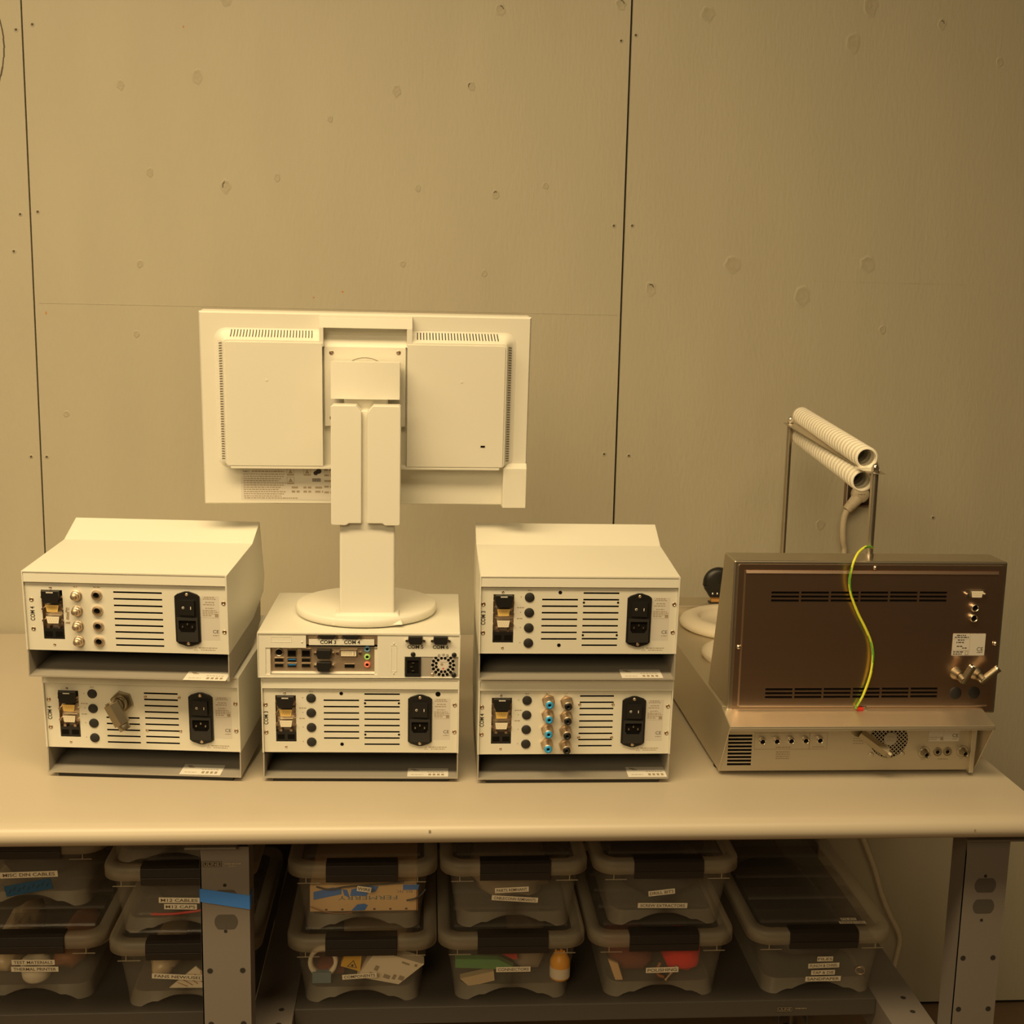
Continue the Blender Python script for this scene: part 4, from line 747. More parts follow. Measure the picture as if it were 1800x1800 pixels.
def coil(c0, c1):
    c0, c1 = Vector(c0), Vector(c1); L = (c1-c0).length; n_ = 27; pr = []
    for k in range(n_):
        h = L*k/n_; st = L/n_; pr += [(0.0156, h), (0.0178, h+st*0.12), (0.0180, h+st*0.30), (0.0178, h+st*0.48), (0.0156, h+st*0.60)]
    pr.append((0.0158, L)); inner = [(r-0.0014, h) for r, h in pr][::-1]
    e = MB(); e.lathe(pr+inner, c0, c1-c0, 'coil', 28, closed=True, smooth=False)
    return e
o = tag(coil((0.6845, 1.852, 1.4140), (0.7640, 2.46, 1.4262)).build('corrugated_hose_coil', ins), 'upper white ribbed tube resting on the rack plate')
e = MB(); e.box(0.672, 0.698, 1.832, 1.868, 1.3972, 1.3995, 'coil'); e.build('end_clip', o)
tag(coil((0.6822, 1.858, 1.3772), (0.7580, 2.46, 1.3890)).build('corrugated_hose_coil', ins), 'lower white ribbed tube hanging under the rack plate')
# earth lead
W_ = [(0.6925, 1.845, 1.2655), (0.6940, 1.828, 1.2760), (0.6840, 1.802, 1.2830), (0.6695, 1.790, 1.2862), (0.6555, 1.780, 1.2800), (0.6465, 1.772, 1.2690), (0.6425, 1.770, 1.2560), (0.6411, 1.771, 1.2362), (0.6453, 1.772, 1.2155), (0.6576, 1.773, 1.1878), (0.6714, 1.773, 1.1634), (0.6816, 1.774, 1.1424), (0.6866, 1.774, 1.1213), (0.6860, 1.774, 1.0966), (0.6822, 1.775, 1.0753), (0.6757, 1.776, 1.0540), (0.6675, 1.777, 1.0370), (0.6690, 1.779, 1.0335)]
e = MB(); e.tube(W_, 0.0020, 'wire_y', 10, 'wire_g'); ew = tag(e.build('earth_wire', ins), 'yellow and green striped earth wire')
e = MB(); e.cyl((0.6690, 1.779, 1.0338), (0.6790, 1.7795, 1.0322), 0.0031, 'red'); e.box(0.6785, 0.6860, 1.7800, 1.7806, 1.0295, 1.0350, 'nickel'); tag(e.build('ring_terminal', ew), 'red crimp terminal')
# wells and hand knob on the far side of the deck
e = MB(); e.lathe([(0.106, 0.0), (0.1125, 0.004), (0.1135, 0.010), (0.110, 0.016), (0.098, 0.0215), (0.082, 0.0225), (0.076, 0.018), (0.074, 0.007), (0.001, 0.007)], (0.606, 2.262, zb1), (0, 0, 1), 'ring', 56); tag(e.build('well_ring', ins), 'larger cream ring with an open well')
e = MB(); e.lathe([(0.078, 0.0), (0.082, 0.006), (0.081, 0.013), (0.070, 0.020), (0.055, 0.023), (0.001, 0.024)], (0.570, 2.052, zb1), (0, 0, 1), 'ring', 48); tag(e.build('well_ring', ins), 'smaller cream ring, closed')
e = MB(); ky = 2.405; e.lathe([(0.0010, -0.0105), (0.020, -0.0100), (0.0285, -0.0065), (0.031, 0.0), (0.0285, 0.0065), (0.020, 0.0100), (0.001, 0.0105)], (0.597, ky, 1.0890), (0, 1, 0), 'black', 32)
e.hexa([(0.580, ky-0.009, 1.0590), (0.604, ky-0.009, 1.0590), (0.604, ky+0.009, 1.0590), (0.580, ky+0.009, 1.0590)], [(0.567, ky-0.010, 1.0830), (0.626, ky-0.010, 1.0830), (0.626, ky+0.010, 1.0830), (0.567, ky+0.010, 1.0830)], 'black'); kn = e.build('hand_knob', ins, weld=True)
for x in (0.5850, 0.5945): MB().lathe([(0.0026, 0), (0.0024, 0.001), (0.0001, 0.0014)], (x, ky-0.0100, 1.0670), (0, -1, 0), 'chrome', 12).build('screw', kn)
e = MB(); e.box(0.584, 0.600, ky-0.005, ky+0.005, zb1+0.013, 1.0595, 'amber'); e.box(0.5795, 0.6045, ky-0.008, ky+0.008, zb1+0.013, zb1+0.0155, 'black'); e.build('knob_stem', ins)

# ------------------------------------------------------------------ wall outlet and mains cord
ou = thing('wall_outlet', (0.958, YW, 1.262), 'dark electrical outlet box in the wall behind the coil rack', 'outlet')
e = MB(); e.plate(0.9235, 0.9925, 1.2120, 1.3120, YW-0.006, YW, [(0.9265, 0.9895, 1.2150, 1.3090)], 'frame_brown'); fo = e.build('box_frame', ou)
e = MB(); e.box(0.9265, 0.9895, YW-0.0022, YW, 1.2150, 1.3090, 'outlet'); e.box(0.9275, 0.9300, YW-0.0055, YW, 1.216, 1.309, 'tray')
for z in (1.2425, 1.2815): e.prism(dd(0.958, z, 0.0165, 0.0135), 'y', YW-0.0040, YW-0.0022, 'black')
e.build('receptacle', ou)
cd = thing('power_cord', (0.951, 2.60, 1.2425), 'cream mains cord with round angled plug in the wall outlet, hanging down behind the bench', 'power cord')
e = MB(); e.lathe([(0.0165, -0.012), (0.0185, -0.008), (0.0185, 0.006), (0.0172, 0.0085), (0.001, 0.0092)], (0.9520, 2.602, 1.2425), (0, -1, 0), 'cord', 32); e.scribble(0.944, 0.960, 1.2435, 0.0018, 2.5926, 'ink_grey')
a = Vector((0.9470, 2.602, 1.2340)); b_ = Vector((0.9240, 2.601, 1.2075)); e.cyl(a, b_, 0.0140, 'cord', r1=0.0098, n=20)
for k in range(4): e.cyl(a.lerp(b_, 0.55+k*0.12), a.lerp(b_, 0.61+k*0.12), 0.0124-k*0.0006, 'cord', n=20)
tag(e.build('plug', cd), 'round flat cream plug with angled ribbed strain relief')
e = MB(); e.tube([(0.9240, 2.600, 1.2075), (0.9192, 2.600, 1.1900), (0.9184, 2.601, 1.1650), (0.9230, 2.606, 1.135), (0.9290, 2.6125, 1.1050), (0.9200, 2.6155, 1.00), (0.9150, 2.6155, 0.90), (0.925, 2.6155, 0.76), (0.960, 2.6155, 0.60), (1.000, 2.6155, 0.49), (1.0227, 2.6155, 0.4291), (1.0517, 2.6155, 0.3624), (1.0746, 2.6155, 0.2951), (1.0993, 2.6155, 0.2408), (1.1203, 2.6155, 0.2024), (1.1280, 2.6155, 0.1750), (1.1250, 2.6155, 0.1450), (1.1180, 2.614, 0.1080), (1.105, 2.605, 0.05), (1.075, 2.57, 0.0075), (1.02, 2.50, 0.0062), (0.90, 2.46, 0.0062)], lambda t: 0.0062 if t > 0.14 else 0.0070, 'cord', 12)
e.build('cable', cd)

# ------------------------------------------------------------------ storage bins
def ring_pts(hw, y0, y1, r, n=6):
    """rounded rectangle, counter-clockwise, extra points along the front and back edges"""
    out = []
    for k in range(17): out.append((-hw+r+(2*hw-2*r)*k/16, y0))
    for i in range(1, n): a = R(-90+90*i/n); out.append((hw-r+r*cos(a), y0+r+r*sin(a)))
    for k in range(7): out.append((hw, y0+r+(y1-y0-2*r)*k/6))
    for i in range(1, n): a = R(90*i/n); out.append((hw-r+r*cos(a), y1-r+r*sin(a)))
    for k in range(17): out.append((hw-r-(2*hw-2*r)*k/16, y1))
    for i in range(1, n): a = R(90+90*i/n); out.append((-hw+r+r*cos(a), y1-r+r*sin(a)))
    for k in range(7): out.append((-hw, y1-r-(y1-y0-2*r)*k/6))
    for i in range(1, n): a = R(180+90*i/n); out.append((-hw+r+r*cos(a), y0+r+r*sin(a)))
    return out
BH = 0.1165
def front_y(z): return 0.0125-0.0085*(z-0.02)/0.09       # face of the tub, measured from the lid's front edge
def make_bin(x, y, z, label, labels=(), W_=0.2375, L=0.345, rz=0.0, extra=None):
    t = thing('storage_bin', (x, y, z), label, 'storage bin', rz, 'clear lidded storage bins under the bench', world=False)
    k = W_/0.2375; b = MB()
    def foot(px, py, hw):
        a = abs(px)/hw; zz = 0.0 if a > 0.76 else (0.0085 if a < 0.60 else 0.0085*(0.76-a)/0.16)
        if a < 0.46 : zz = 0.0085+0.0125*max(0.0, cos(pi/2*a/0.46))**0.8
        return zz
    lv = [(0.0, 0.0905*k, 0.0135, 0.022), (0.02, 0.0930*k, 0.0125, 0.024), (0.06, 0.0990*k, 0.0085, 0.026), (0.0890, 0.1035*k, 0.0060, 0.028), (0.0895, 0.1060*k, 0.0040, 0.030), (0.103, 0.1070*k, 0.0030, 0.030)]
    rings = []
    for i, (h, hw, ins_, r) in enumerate(lv):
        pts = ring_pts(hw, ins_, L-ins_, r); rings.append([(px, py, (foot(px, py, hw) if i == 0 else max(h, foot(px, py, hw)*0+h))) for px, py in pts])
    n = len(rings[0]); inner = [(px*0.93, 0.5*L+(py-0.5*L)*0.95, 0.0215) for px, py, _ in rings[0]]
    allp = [inner]+rings; vs_ = [p for r_ in allp for p in r_]
    fs = [(j*n+i, j*n+(i+1) % n, (j+1)*n+(i+1) % n, (j+1)*n+i) for j in range(len(allp)-1) for i in range(n)]
    b.add(vs_, fs[:n], 'bin_edge', True); b.add(vs_, fs[n:], 'bin', True); b.add(inner, [tuple(range(n))[::-1]], 'bin')
    for hw_, dz in ((0.0875*k, 0.0),):                     # moulded ribs at the front corners
        for sx in (-1, 1): b.box(sx*hw_-0.0006, sx*hw_+0.0006, 0.0035, 0.0062, 0.083, 0.0930, 'bin_rim'); b.box(min(sx*0.066*k, sx*0.101*k), max(sx*0.066*k, sx*0.101*k), 0.0050, 0.0066, 0.0822, 0.0832, 'bin_rim')
    b.build('tub', t)
    # lid
    lp = [(0.0935, 0.1165*k, 0.0016, 0.032), (0.0935, 0.1185*k, 0.0, 0.034), (0.1090, 0.1187*k, 0.0, 0.034), (0.1135, 0.1172*k, 0.0014, 0.033), (0.1150, 0.1145*k, 0.004, 0.031), (0.1150, 0.1020*k, 0.018, 0.022), (0.1080, 0.0975*k, 0.024, 0.018)]
    b = MB(); rings = [[(px, py, h) for px, py in ring_pts(hw, i_, L-i_, r)] for h, hw, i_, r in lp]; n = len(rings[0])
    b.add([p for r_ in rings for p in r_], [(j*n+i, j*n+(i+1) % n, (j+1)*n+(i+1) % n, (j+1)*n+i) for j in range(len(rings)-1) for i in range(n)], 'bin_rim', True)
    b.add(rings[-1], [tuple(range(n))], 'bin_lid')
    lid = b.build('lid', t)
    b = MB(); hw = 0.0955*k
    for i in range(5):                                     # arched ribs across the clear panel
        yy = 0.045+i*(L-0.09)/4.4; b.prism([(yy, 0.1080), (yy+0.002, 0.1110), (yy+0.005, 0.1116), (yy+0.012, 0.1112), (yy+0.044, 0.1085), (yy+0.046, 0.1080)], 'x', -hw*0.96, hw*0.96, 'bin_lid')
    b.build('lid_rib', lid)
    b = MB(); b.prism([(0.020, 0.1152), (0.020, 0.1182), (0.002, 0.1182), (-0.0035, 0.1150), (-0.0050, 0.1030), (-0.0022, 0.0870), (0.0010, 0.0870), (-0.0010, 0.100), (0.0, 0.1135)], 'x', -0.0560*k, 0.0560*k, 'latch')
    b.box(-0.0560*k, 0.0560*k, -0.0056, -0.0046, 0.0985, 0.1005, 'latch')
    b.build('latch', t, bevel=0.0012)
    if W_ > 0.238:                                          # label strips on this lid
        for tx, ax, ay, aw in (('FILES', 0.052, 0.0365, 0.026), ('PUNCH & CHISEL', 0.055, 0.0255, 0.044)):
            q = MB(); q.quad([(ax-aw/2, ay-0.0042, 0.1170), (ax+aw/2, ay-0.0042, 0.1170), (ax+aw/2, ay+0.0042, 0.1170), (ax-aw/2, ay+0.0042, 0.1170)], 'tape_label'); q.text(tx, (ax, ay, 0.1172), 0.005, 'ink_brown', w=aw*0.88, plane='z', bold=0.012); q.build('name_label', lid)
    MB().box(-0.056*k, 0.056*k, L-0.004, L+0.004, 0.0815, 0.1160, 'latch').build('latch', t, bevel=0.0012)
    for (txt, lx, lz, lw, lh, rot) in labels:
        dx, dz = lx-x, lz-z; q = MB(); yf = lambda h: front_y(h)-0.0012; c, s_ = cos(rot), sin(rot); pts = []
        for u, v_ in ((-lw/2, -lh/2), (lw/2, -lh/2), (lw/2, lh/2), (-lw/2, lh/2)):
            X, Z = dx+u*c-v_*s_, dz+u*s_+v_*c; pts.append((X, yf(Z), Z))
        q.quad(pts, 'tape_label'); q.xf = lambda p: (p[0], yf(p[2])-0.0003, p[2]); q.text(txt, (dx, 0, dz), lh*0.56, 'ink_brown', w=lw*0.90, rot=rot, bold=0.012); q.xf = None
        q.xf = (lambda p: p) ; q.build('name_label', t)
    return t
def H(x): return x*0.00091
make_bin(-0.0928, 1.80, 0.5355, 'clear lidded bin on the lower shelf labelled COMPONENTS, under the WIRE bin', [('COMPONENTS', -0.0961, 0.582, 0.0545, 0.0088, R(3.5))])
make_bin(-0.0930, 1.818, 0.6508, 'clear lidded bin labelled WIRE, on top of the COMPONENTS bin', [('WIRE', -0.0898, 0.7216, 0.0225, 0.0092, R(-9))])
make_bin(0.1462, 1.80, 0.5355, 'clear lidded bin on the lower shelf labelled CONNECTORS', [('CONNECTORS', 0.1485, 0.5896, 0.055, 0.0092, R(0))])
make_bin(0.1488, 1.818, 0.6508, 'clear lidded bin with two tilted label strips, on top of the CONNECTORS bin', [('PARTS REMNANT', 0.1446, 0.7173, 0.0540, 0.0090, R(2.5)), ('CABLE/CONN REMNANTS', 0.1499, 0.7009, 0.0745, 0.0088, R(-4.5))])
make_bin(0.3888, 1.80, 0.5355, 'clear lidded bin on the lower shelf labelled POLISHING, with red cloth inside', [('POLISHING', 0.3897, 0.5838, 0.0530, 0.0098, R(1))])
make_bin(0.3951, 1.818, 0.6508, 'clear lidded bin labelled DRILL BITS and SCREW EXTRACTORS, on top of the POLISHING bin', [('DRILL BITS', 0.3869, 0.7092, 0.0430, 0.0095, R(6.5)), ('SCREW EXTRACTORS', 0.3898, 0.6854, 0.0810, 0.0092, R(-1))])
make_bin(0.6500, 1.80, 0.5355, 'single clear lidded bin at the right end of the lower shelf labelled SANDPAPER and FILES', [('FILES', 0.6570, 0.5990, 0.0260, 0.0088, R(0)), ('PUNCH & CHISEL', 0.6559, 0.5868, 0.0515, 0.0088, R(1.5)), ('TAP & DIE', 0.6558, 0.5738, 0.0395, 0.0088, R(0.5)), ('SANDPAPER', 0.6570, 0.5620, 0.0590, 0.0092, R(0))], W_=0.2385, L=0.44)
make_bin(-0.3690, 1.797, 0.5355, 'clear lidded bin on the lower shelf labelled FANS NEW/USED, partly behind the bench leg', [('FANS NEW/USED', -0.3772, 0.5880, 0.0830, 0.0092, R(-4))])
make_bin(-0.3772, 1.815, 0.6508, 'clear lidded bin labelled M12 CABLES, partly behind the bench leg', [('M12 CABLES', -0.3772, 0.7078, 0.0630, 0.0095, R(-1.5)), ('M12 CAPS', -0.3757, 0.6964, 0.0505, 0.0092, R(-1.5))])
make_bin(-0.3860, 1.819, 0.7672, 'third clear bin high under the tabletop, on top of the M12 CABLES bin').scale = (1, 1, 0.78)
make_bin(-0.6115, 1.822, 0.5355, 'clear lidded bin at the left end of the lower shelf labelled TEST MATERIALS', [('TEST MATERIALS', -0.6066, 0.6034, 0.0660, 0.0092, R(-1)), ('THERMAL PRINTER', -0.6049, 0.5912, 0.0725, 0.0092, R(-1))])
mb_ = make_bin(-0.6190, 1.850, 0.6800, 'clear lidded bin labelled MISC DIN CABLES, on top of the TEST MATERIALS bin', [('MISC DIN CABLES', -0.6164, 0.7366, 0.0890, 0.0105, R(1.5))])
q = MB(); dx, dz = -0.6182+0.6190, 0.7140-0.6800; a = R(11)
pts = [(dx+u*cos(a)-v_*sin(a), dz+u*sin(a)+v_*cos(a)) for u, v_ in ((-0.0375, -0.0095), (0.0365, -0.0095), (0.0365, 0.0095), (-0.0375, 0.0095))]
q.quad([(X, front_y(Z)-0.0012, Z) for X, Z in pts], 'tape_dim')
for k in range(9):                                         # pen strokes on the tape
    u = -0.030+k*0.0075; X, Z = dx+u*cos(a), dz+u*sin(a)+(0.002 if k % 2 else -0.001); q.quad([(X-0.0024, front_y(Z)-0.0016, Z-0.0032), (X-0.0012, front_y(Z)-0.0016, Z-0.0032), (X+0.0024, front_y(Z)-0.0016, Z+0.0034), (X+0.0012, front_y(Z)-0.0016, Z+0.0034)], 'ink')
tag(q.build('masking_tape', mb_), 'strip of blue tape with handwriting')

# ------------------------------------------------------------------ things inside the bins
def blob(x0, x1, y0, y1, z0, z1, m, seed=0, n=14, k=10, rough=0.16):
    q = random.Random(seed); b = MB(); vs_ = []; c = Vector(((x0+x1)/2, (y0+y1)/2, (z0+z1)/2)); h = Vector(((x1-x0)/2, (y1-y0)/2, (z1-z0)/2))
    for i in range(k+1):
        a = -pi/2+pi*i/k
        for j in range(n):
            t_ = 2*pi*j/n; f_ = 1-rough*q.random(); e_ = 0.6; cc = lambda v_: math.copysign(abs(v_)**e_, v_)
            vs_.append(c+Vector((h.x*cc(cos(a))*cc(cos(t_)), h.y*cc(cos(a))*cc(sin(t_)), h.z*cc(sin(a))))*f_)
    b.add(vs_, [(i*n+j, i*n+(j+1) % n, (i+1)*n+(j+1) % n, (i+1)*n+j) for i in range(k) for j in range(n)], m, True)
    return b
def solo(mb, name, label, cat, bevel=0.0, group=None):
    o = mb.build(name, bevel=bevel); return tag(o, label, cat, group)
def slab(pts, y0, y1, m, m2=None): return MB().prism(pts, 'y', y0, y1, m)
ZF = 0.5575
# COMPONENTS
solo(slab([(-0.1010, 0.5735), (-0.0700, 0.6180), (0.0060, 0.5930), (-0.0345, 0.5590+0.0)], 1.822, 1.846, 'white_card'), 'carton', 'white printed carton leaning in the COMPONENTS bin', 'carton')
c_ = bpy.data.objects['carton']
q = MB()
for (u, v_, w_, h_) in ((-0.083, 0.5760, 0.008, 0.006), (-0.0745, 0.5850, 0.006, 0.008), (-0.0600, 0.5720, 0.010, 0.006), (-0.0460, 0.5690, 0.005, 0.008), (-0.0360, 0.5680, 0.008, 0.007), (-0.0100, 0.5900, 0.004, 0.004), (-0.0300, 0.5960, 0.012, 0.003)): q.quad([(u, 1.8216, v_), (u+w_, 1.8216, v_-w_*0.4), (u+w_+h_*0.5, 1.8216, v_-w_*0.4+h_), (u+h_*0.5, 1.8216, v_+h_)], 'ink_grey')
q.build('print', c_)
solo(slab([(-0.1270, 0.5900), (-0.1200, 0.6085), (-0.0935, 0.6085), (-0.0960, 0.5800), (-0.1050, 0.5830)], 1.826, 1.842, 'yellow_pack'), 'warning_pouch', 'yellow pouch with a dark warning triangle in the COMPONENTS bin', 'pouch')
q = MB(); q.prism([(-0.1170, 0.5890), (-0.1010, 0.5860), (-0.1065, 0.6000)], 'y', 1.8256, 1.8259, 'ink'); q.prism([(-0.1148, 0.5898), (-0.1028, 0.5874), (-0.1070, 0.5980)], 'y', 1.8252, 1.8255, 'yellow_pack'); q.prism(circ(-0.1083, 0.5912, 0.0022, 8), 'y', 1.8248, 1.8251, 'ink'); q.build('warning_mark', bpy.data.objects['warning_pouch'])
solo(MB().lathe([(0.0175, -0.012), (0.0235, -0.012), (0.0235, 0.012), (0.0175, 0.012)], (-0.1560, 1.845, 0.5900), (0, 1, -0.25), 'white_card', 32, closed=True), 'tape_roll', 'white tape roll standing in the left of the COMPONENTS bin', 'tape roll')
solo(blob(-0.178, -0.115, 1.840, 1.93, ZF, 0.580, 'maroon', 3), 'fabric_pouch', 'dark reddish pouch lying in the left of the COMPONENTS bin', 'pouch')
solo(slab([(-0.1720, 0.5610), (-0.1425, 0.5610), (-0.1425, 0.5790), (-0.1720, 0.5790)], 1.826, 1.836, 'pack_blue'), 'component_pack', 'small faded blue pack at the lower left of the COMPONENTS bin', 'pack')
solo(blob(-0.135, -0.01, 1.86, 2.06, ZF, 0.612, 'pale_bag', 5), 'plastic_bag', 'crumpled pale bag at the back of the COMPONENTS bin', 'bag')
wx = lambda p: (p[0]-0.0008, p[1]+0.018, (p[2]-0.6740)*0.78+0.6740)
# WIRE
b = MB(wx); b.box(-0.1760, -0.0060, 1.826, 1.98, 0.6740, 0.7320, 'carton'); solo(b, 'cardboard_box', 'tan cardboard box with blue tape patches, upside-down lettering, inside the WIRE bin', 'cardboard box', 0.0015)
q = MB(wx); q.text('FERMERRY', (-0.0840, 1.8256, 0.7040), 0.0085, 'pack_blue', w=0.094, rot=pi); q.text('BUK', (-0.0260, 1.8256, 0.7170), 0.006, 'ink_grey', w=0.026, rot=pi)
for k in range(6): q.prism(circ(-0.1500+k*0.0255, 0.6790, 0.0022, 10), 'y', 1.8254, 1.8257, 'ink_brown')
q.rect(-0.0055, -0.0040, 0.6745, 0.7280, 1.8256, 'brown_hose'); q.build('print', bpy.data.objects['cardboard_box'])
q = MB(wx)
for pts in ([(-0.170, 0.7010), (-0.126, 0.7130), (-0.126, 0.7260), (-0.140, 0.7275), (-0.170, 0.7180)], [(-0.112, 0.7090), (-0.086, 0.7085), (-0.0835, 0.7155), (-0.072, 0.7170), (-0.0670, 0.7290), (-0.082, 0.7300), (-0.110, 0.7230)], [(-0.028, 0.7210), (-0.004, 0.7210), (-0.002, 0.7318), (-0.028, 0.7318)], [(-0.110, 0.6765), (-0.089, 0.6770), (-0.084, 0.6880), (-0.090, 0.6915), (-0.101, 0.6895)], [(-0.1215, 0.7100), (-0.1130, 0.7060), (-0.1170, 0.7220), (-0.1240, 0.7230)]): q.prism(pts, 'y', 1.8250, 1.8255, 'painter_tape')
q.build('masking_tape', bpy.data.objects['cardboard_box'])
solo(MB(wx).tube([(-0.1745, 1.815, 0.6930), (-0.155, 1.8135, 0.6840), (-0.135, 1.8135, 0.6790), (-0.108, 1.814, 0.6795)], 0.0009, 'brown_hose', 6), 'loose_wire', 'thin brown wire looping low across the front of the WIRE bin', 'wire', 0.0, 'loose wires in the WIRE bin')
solo(MB(wx).tube([(-0.165, 1.818, 0.7345), (-0.145, 1.8165, 0.7290), (-0.12, 1.8170, 0.7340), (-0.085, 1.8175, 0.7370), (-0.05, 1.8170, 0.7400), (-0.025, 1.8175, 0.7455)], 0.0016, 'dark_stuff', 6), 'loose_wire', 'dark wire draped along the top of the cardboard box in the WIRE bin', 'wire', 0.0, 'loose wires in the WIRE bin')
solo(MB(wx).tube([(-0.022, 1.8150, 0.7040), (-0.008, 1.8140, 0.7090), (0.002, 1.8140, 0.7180), (0.008, 1.816, 0.7280)], 0.0018, 'dark_stuff', 6), 'loose_wire', 'dark wire curving up at the right of the WIRE bin', 'wire', 0.0, 'loose wires in the WIRE bin')
# CONNECTORS
solo(slab([(0.0560, 0.5860), (0.1150, 0.5830), (0.1400, 0.5800), (0.1500, 0.5855), (0.1250, 0.5990), (0.0560, 0.6010)], 1.822, 1.835, 'green_card'), 'circuit_card', 'green card strip in the upper left of the CONNECTORS bin', 'card')
solo(slab([(0.1150, 0.6085), (0.1550, 0.6085), (0.1575, 0.5900), (0.1500, 0.5900)], 1.838, 1.848, 'red'), 'red_pouch', 'red pouch corner near the top of the CONNECTORS bin', 'pouch')
solo(slab([(0.0640, 0.5680), (0.1180, 0.5800), (0.1195, 0.5640), (0.0960, 0.5580), (0.0775, 0.5555)], 1.820, 1.834, 'pale_bag'), 'envelope', 'cream paper envelope at the lower left of the CONNECTORS bin', 'envelope')
solo(blob(0.145, 0.212, 1.84, 2.05, ZF, 0.610, 'bag', 11), 'plastic_bag', 'greyish bag in the middle of the CONNECTORS bin', 'bag')
b = thing('squeeze_bottle', (0.2270, 1.838, ZF), 'small bottle of orange caps with a white label at the right of the CONNECTORS bin', 'bottle')
MB().lathe([(0.001, 0), (0.0150, 0), (0.0165, 0.002), (0.0165, 0.028), (0.0155, 0.033), (0.0110, 0.041), (0.0065, 0.0445), (0.001, 0.0455)], (0.2270, 1.838, ZF), (0, 0, 1), 'orange', 24).build('bottle_body', b)
MB().lathe([(0.0167, 0.004), (0.0168, 0.0215)], (0.2270, 1.838, ZF), (0, 0, 1), 'white_card', 24).build('paper_label', b)
q = MB()
for k in range(4): q.cyl((0.2200+k*0.0040, 1.8375-0.002*(k % 2), ZF+0.0400), (0.2195+k*0.0045, 1.8375, ZF+0.0490-0.002*(k % 2)), 0.0020, 'orange', n=8)
q.build('caps', b)
# POLISHING
solo(blob(0.3960, 0.4620, 1.822, 1.92, 0.5625, 0.6120, 'red_cloth', 21, 18, 12), 'cloth', 'crumpled bright red cloth at the right of the POLISHING bin', 'cloth')
solo(blob(0.3050, 0.3900, 1.835, 1.96, ZF, 0.6020, 'maroon', 22), 'cloth', 'dark maroon cloth at the left of the POLISHING bin', 'cloth')
solo(MB().hexa([(0.3160, 1.8205, 0.5600), (0.3290, 1.8205, 0.5600), (0.3290, 1.828, 0.5600), (0.3160, 1.828, 0.5600)], [(0.3030, 1.8205, 0.5960), (0.3200, 1.8205, 0.5890), (0.3200, 1.828, 0.5890), (0.3030, 1.828, 0.5960)], 'wood'), 'brush_handle', 'pale wooden handle at the lower left of the POLISHING bin', 'handle', 0.0015)
solo(MB().cyl((0.3985, 1.8195, 0.5605), (0.4160, 1.8195, 0.5850), 0.0021, 'brass', n=10).cyl((0.3980, 1.8195, 0.5598), (0.3995, 1.8195, 0.5619), 0.0031, 'brass', n=10).cyl((0.4065, 1.8195, 0.5717), (0.4077, 1.8195, 0.5733), 0.0029, 'brass', n=10), 'brass_rod', 'thin brass rod slanting in the middle of the POLISHING bin', 'rod')
solo(MB().tube([(0.3900, 1.827, 0.5860), (0.3855, 1.8255, 0.5760), (0.3870, 1.8255, 0.5660), (0.3960, 1.8255, 0.5615)], 0.0026, 'brown_hose', 8), 'brown_hose', 'short curved brown hose beside the brass rod in the POLISHING bin', 'hose')
# SANDPAPER, DRILL BITS, M12, MISC, FANS, TEST
solo(blob(0.575, 0.735, 1.835, 2.2, ZF, 0.612, 'dark_stuff', 31), 'tool_pouch', 'dark tool pouch filling the SANDPAPER bin', 'pouch')
solo(MB().lathe([(0.0060, -0.002), (0.0085, -0.002), (0.0085, 0.002), (0.0060, 0.002)], (0.7230, 1.8240, 0.5680), (0.3, 1, 0.2), 'brass', 22, closed=True), 'brass_ring', 'brass ring at the right of the SANDPAPER bin', 'ring')
solo(blob(0.322, 0.466, 1.853, 2.09, 0.6735, 0.735, 'dark_stuff', 32), 'tool_case', 'dark drill case filling the DRILL BITS bin', 'case')
solo(blob(0.078, 0.218, 1.848, 2.09, 0.6735, 0.742, 'bag', 33, rough=0.25), 'plastic_bag', 'crumpled brownish bag in the bin with two tilted label strips', 'bag')
solo(blob(-0.445, -0.308, 1.850, 2.09, 0.6735, 0.740, 'dark_stuff', 34), 'cable_bundle', 'dark cable bundle filling the M12 CABLES bin', 'cable bundle')
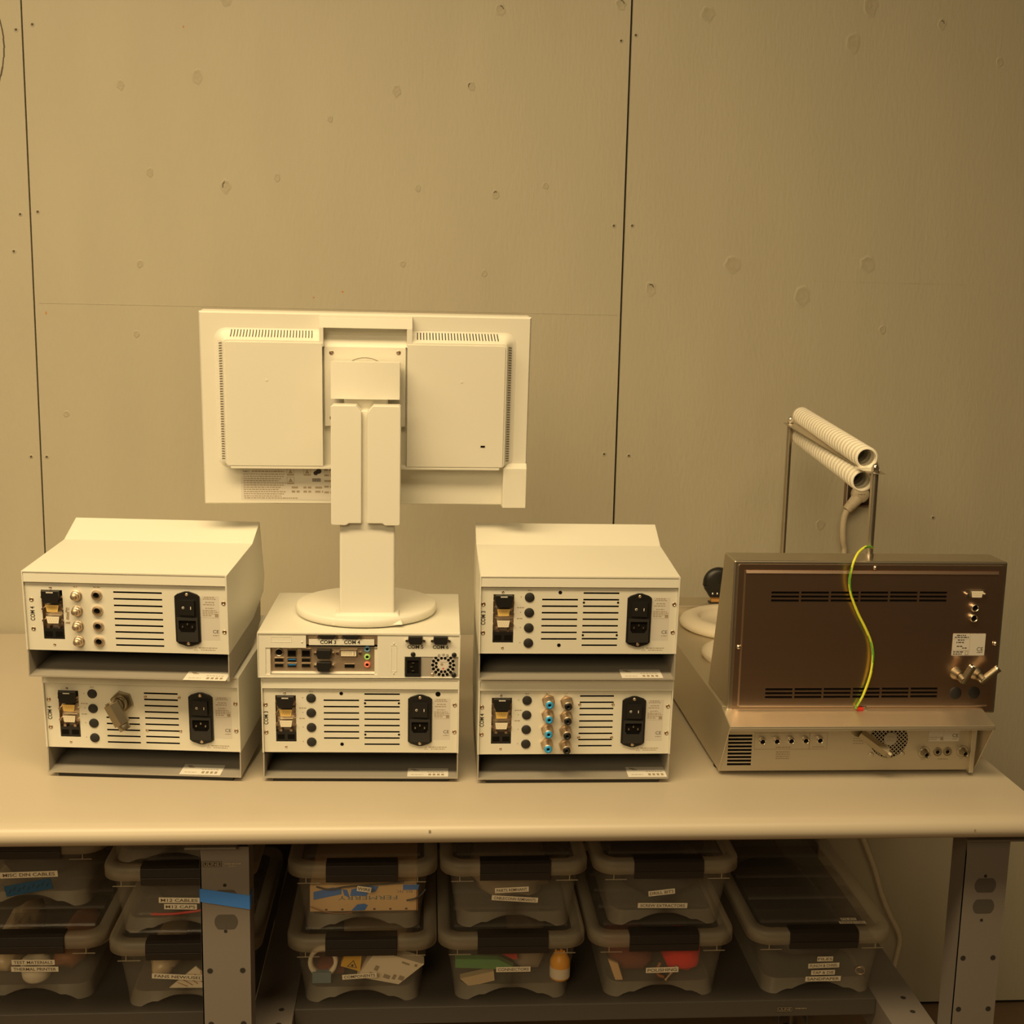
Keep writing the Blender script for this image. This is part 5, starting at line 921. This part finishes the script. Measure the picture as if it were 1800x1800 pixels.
solo(MB().tube([(-0.424, 1.8365, 0.6780), (-0.389, 1.8350, 0.6790), (-0.349, 1.8350, 0.6840), (-0.319, 1.837, 0.6900)], 0.0022, 'red', 8), 'red_cable', 'thin red cable low in the M12 CABLES bin', 'cable')
solo(blob(-0.690, -0.548, 1.885, 2.12, 0.702, 0.770, 'dark_stuff', 35), 'cable_bundle', 'dark cable bundle filling the MISC DIN CABLES bin', 'cable bundle')
solo(slab([(-0.3960, 0.5600), (-0.3540, 0.5960), (-0.3300, 0.5720), (-0.3420, 0.5590)], 1.822, 1.8245, 'white_card'), 'leaflet', 'white folded leaflet with ruled lines in the FANS NEW/USED bin', 'leaflet')
q = MB()
for k in range(5): q.quad([(-0.3840+k*0.0090, 1.8216, 0.5690+k*0.0045), (-0.3825+k*0.0090, 1.8216, 0.5695+k*0.0045), (-0.3665+k*0.0080, 1.8216, 0.5625+k*0.0020), (-0.3680+k*0.0080, 1.8216, 0.5618+k*0.0020)], 'brown_hose')
q.build('print', bpy.data.objects['leaflet'])
solo(blob(-0.440, -0.385, 1.835, 2.02, ZF, 0.600, 'pale_bag', 36, rough=0.25), 'plastic_bag', 'pale crumpled bag in the FANS NEW/USED bin', 'bag')
solo(MB().lathe([(0.0080, -0.014), (0.0210, -0.014), (0.0225, -0.010), (0.0225, 0.014), (0.0080, 0.014)], (-0.6150, 1.868, 0.5715), (0, -0.22, 1), 'white_card', 32, closed=True), 'paper_roll', 'cream paper roll low in the TEST MATERIALS bin', 'paper roll')
solo(blob(-0.600, -0.545, 1.865, 2.04, ZF, 0.598, 'brown_hose', 38), 'fabric_pouch', 'rust brown pouch right of the paper roll in the TEST MATERIALS bin', 'pouch')
solo(blob(-0.700, -0.640, 1.850, 2.06, ZF, 0.608, 'pale_bag', 37, rough=0.25), 'plastic_bag', 'pale crumpled bag left of the paper roll in the TEST MATERIALS bin', 'bag')
solo(blob(-0.456, -0.331, 1.848, 2.09, 0.7865, 0.848, 'pale_bag', 39, rough=0.25), 'plastic_bag', 'pale wrapped contents of the third bin under the tabletop', 'bag')
for o in bpy.data.objects:
    if '_w' in o.keys(): del o['_w']
